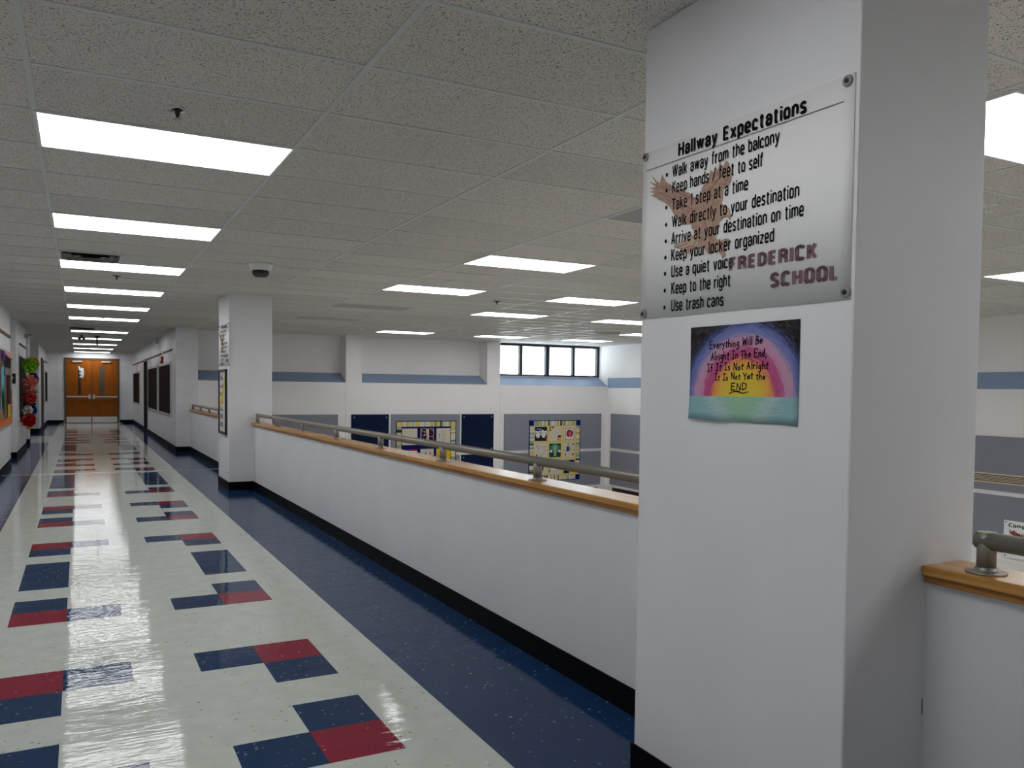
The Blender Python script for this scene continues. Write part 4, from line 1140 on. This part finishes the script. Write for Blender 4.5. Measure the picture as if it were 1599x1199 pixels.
shapes('hanging_paper', flat('paper_light', (.40, .37, .32)), [[(12.0+.2*k, 1.58), (12.08+.2*k, 1.57), (12.1+.2*k, 1.69), (12.02+.2*k, 1.70)] for k in range(6)], .016)
fern = []
for k in range(9):
    a = -.9+.28*k
    c, s = math.cos(a), math.sin(a)
    fern.append([(11.45, 1.13), (11.45+.30*c-.04*s, 1.13+.14*s+.03), (11.45+.62*c, 1.13+.30*s), (11.45+.30*c+.04*s, 1.13+.14*s-.03)])
shapes('fern_leaf', flat('paper_fern', (.015, .10, .05)), fern, .018)
shapes('wildflower', flat('paper_gold', (.50, .36, .06)), [[(y, z), (y+.12, z+.03), (y+.10, z+.09), (y+.02, z+.07)] for y, z in [(12.5+.11*(k % 6), .86+.07*(k//6)) for k in range(18)]], .014)
shapes('reed', flat('paper_tan', (.42, .22, .10)), [[(10.9+.13*k, .84), (10.97+.13*k, .84), (10.99+.13*k, .98+.05*(k % 3)), (10.92+.13*k, 1.0+.05*(k % 3))] for k in range(8)], .012)
shapes('leaf_border', flat('paper_orange', (.62, .16, .05)), [[(9.6+.2*k, .77), (9.7+.2*k, .755), (9.82+.2*k, .78), (9.8+.2*k, .845), (9.7+.2*k, .875), (9.62+.2*k, .84)] for k in range(19)] + [[(13.28, .9+.09*k), (13.38, .9+.09*k), (13.39, .97+.09*k), (13.30, .98+.09*k)] for k in range(5)], .020)
shapes('purple_blossom', flat('paper_purple', (.17, .06, .36)), [[(11.55+.1*k, 1.80-.03*(k % 2)), (11.72+.1*k, 1.83), (11.70+.1*k, 1.93), (11.53+.1*k, 1.92)] for k in range(3)] + [[(10.6+.15*k, 1.82), (10.8+.15*k, 1.84), (10.8+.15*k, 1.94), (10.62+.15*k, 1.93)] for k in range(4)], .022)
m_ = MB()
for k in range(30):
    c = (xb+.030+r_.uniform(0, .02), 11.9+1.45*k/30, 1.935+.03*math.sin(k*1.7)-.04*(k/30))
    m_.lathe([(.0, -.022), (.020, -.012), (.024, .004), (.0, .024)], c, 'z', 7)
m_.build('garland', flat('garland_pink', (.80, .52, .46)), t)

# ------------------------------------------------------------------ flower board
t = thing('flower_board', 'cork bulletin board covered by large tissue paper flowers on the left wall', 'bulletin board', (XL, 16.6, .70))
by0, by1, bz0, bz1 = 15.55, 17.85, .74, 2.0
m_ = MB()
for a in ((by0, by1, bz0-.04, bz0), (by0, by1, bz1, bz1+.04), (by0-.04, by0, bz0-.04, bz1+.04), (by1, by1+.04, bz0-.04, bz1+.04)):
    m_.box(XL+.0005, XL+.0144, *a)
m_.build('frame', m_alu, t)
MB().box(XL+.0005, XL+.014, by0, by1, bz0, bz1).build('backing', flat('paper_night', (.03, .03, .03)), t)
def pompom(y, z, r, col, label, seed, spiky=False):
    rr_ = random.Random(seed)
    cx = XL+.0145+r*.8
    m_ = MB()
    m_.lathe([(.0, -r*.5), (r*.45, -r*.35), (r*.55, 0), (r*.45, r*.35), (.0, r*.5)], (cx, y, z), 'z', 10)
    for k in range(90 if not spiky else 60):
        a = rr_.uniform(0, 2*math.pi); b = math.asin(rr_.uniform(-.98, .98))
        d = Vector((math.cos(a)*math.cos(b), math.sin(a)*math.cos(b), math.sin(b)))
        if d.x < -.45: d.x = -d.x
        tn = d.cross(Vector((rr_.uniform(-1, 1), rr_.uniform(-1, 1), rr_.uniform(-1, 1)))).normalized()
        bn = d.cross(tn)
        w_ = r*(rr_.uniform(.22, .38) if not spiky else rr_.uniform(.10, .18)); l0, l1 = r*.35, r*(rr_.uniform(.85, 1.05) if not spiky else rr_.uniform(.9, 1.35))
        p0 = Vector((cx, y, z))
        cup = bn*r*rr_.uniform(-.22, .22)
        tip = .2 if spiky else .75
        vs = [p0+d*l0-tn*w_*.4, p0+d*l0+tn*w_*.4, p0+d*(l0+l1)/2+tn*w_+cup, p0+d*l1+tn*w_*tip+cup*.3, p0+d*l1-tn*w_*tip-cup*.3, p0+d*(l0+l1)/2-tn*w_+cup]
        vs = [Vector((max(v.x, XL+.0148), v.y, v.z)) for v in vs]
        m_.add(vs, [(0, 1, 2, 5), (5, 2, 3, 4)])
    m_.tube((XL+.0142, y, z), (cx, y, z), r*.3, 8)
    o = m_.build('paper_flower', col)
    tag(o, label, 'paper flower', 'tissue paper flowers on the left board')
F = [(16.15, 1.82, .17, (.22, .50, .03), 'lime green tissue flower at the top of the flower board', 0),
     (17.25, 1.87, .16, (.70, .13, .02), 'orange tissue flower peeking out behind the lime green one', 0),
     (17.50, 1.55, .15, (.01, .07, .27), 'royal blue tissue flower on the right side of the flower board', 0),
     (16.10, 1.48, .165, (.72, .22, .15), 'coral tissue flower under the lime green one', 0),
     (17.35, 1.22, .14, (.25, .34, .05), 'olive green spiky flower on the right of the board', 1),
     (16.1, 1.16, .155, (.52, .06, .06), 'large red tissue flower in the middle of the flower board', 0),
     (16.25, .89, .115, (.66, .66, .60), 'white tissue flower below the large red one', 0),
     (16.95, 1.0, .13, (.01, .03, .08), 'dark navy tissue flower beside the white one', 1),
     (17.45, .86, .13, (.02, .08, .35), 'small blue tissue flower below the navy one', 0),
     (15.95, .70, .15, (.42, .012, .02), 'deep red tissue flower at the lower left of the board', 0),
     (16.98, .67, .13, (.70, .04, .03), 'bright red spiky flower at the lower right of the board', 1),
     (16.45, .60, .12, (.70, .36, .02), 'golden orange tissue flower at the bottom of the board', 1)]
for k, (y, z, r, c, lb, sp) in enumerate(F):
    pompom(y, z, r, flat('tissue_%d' % k, c, .9), lb, 100+k, bool(sp))
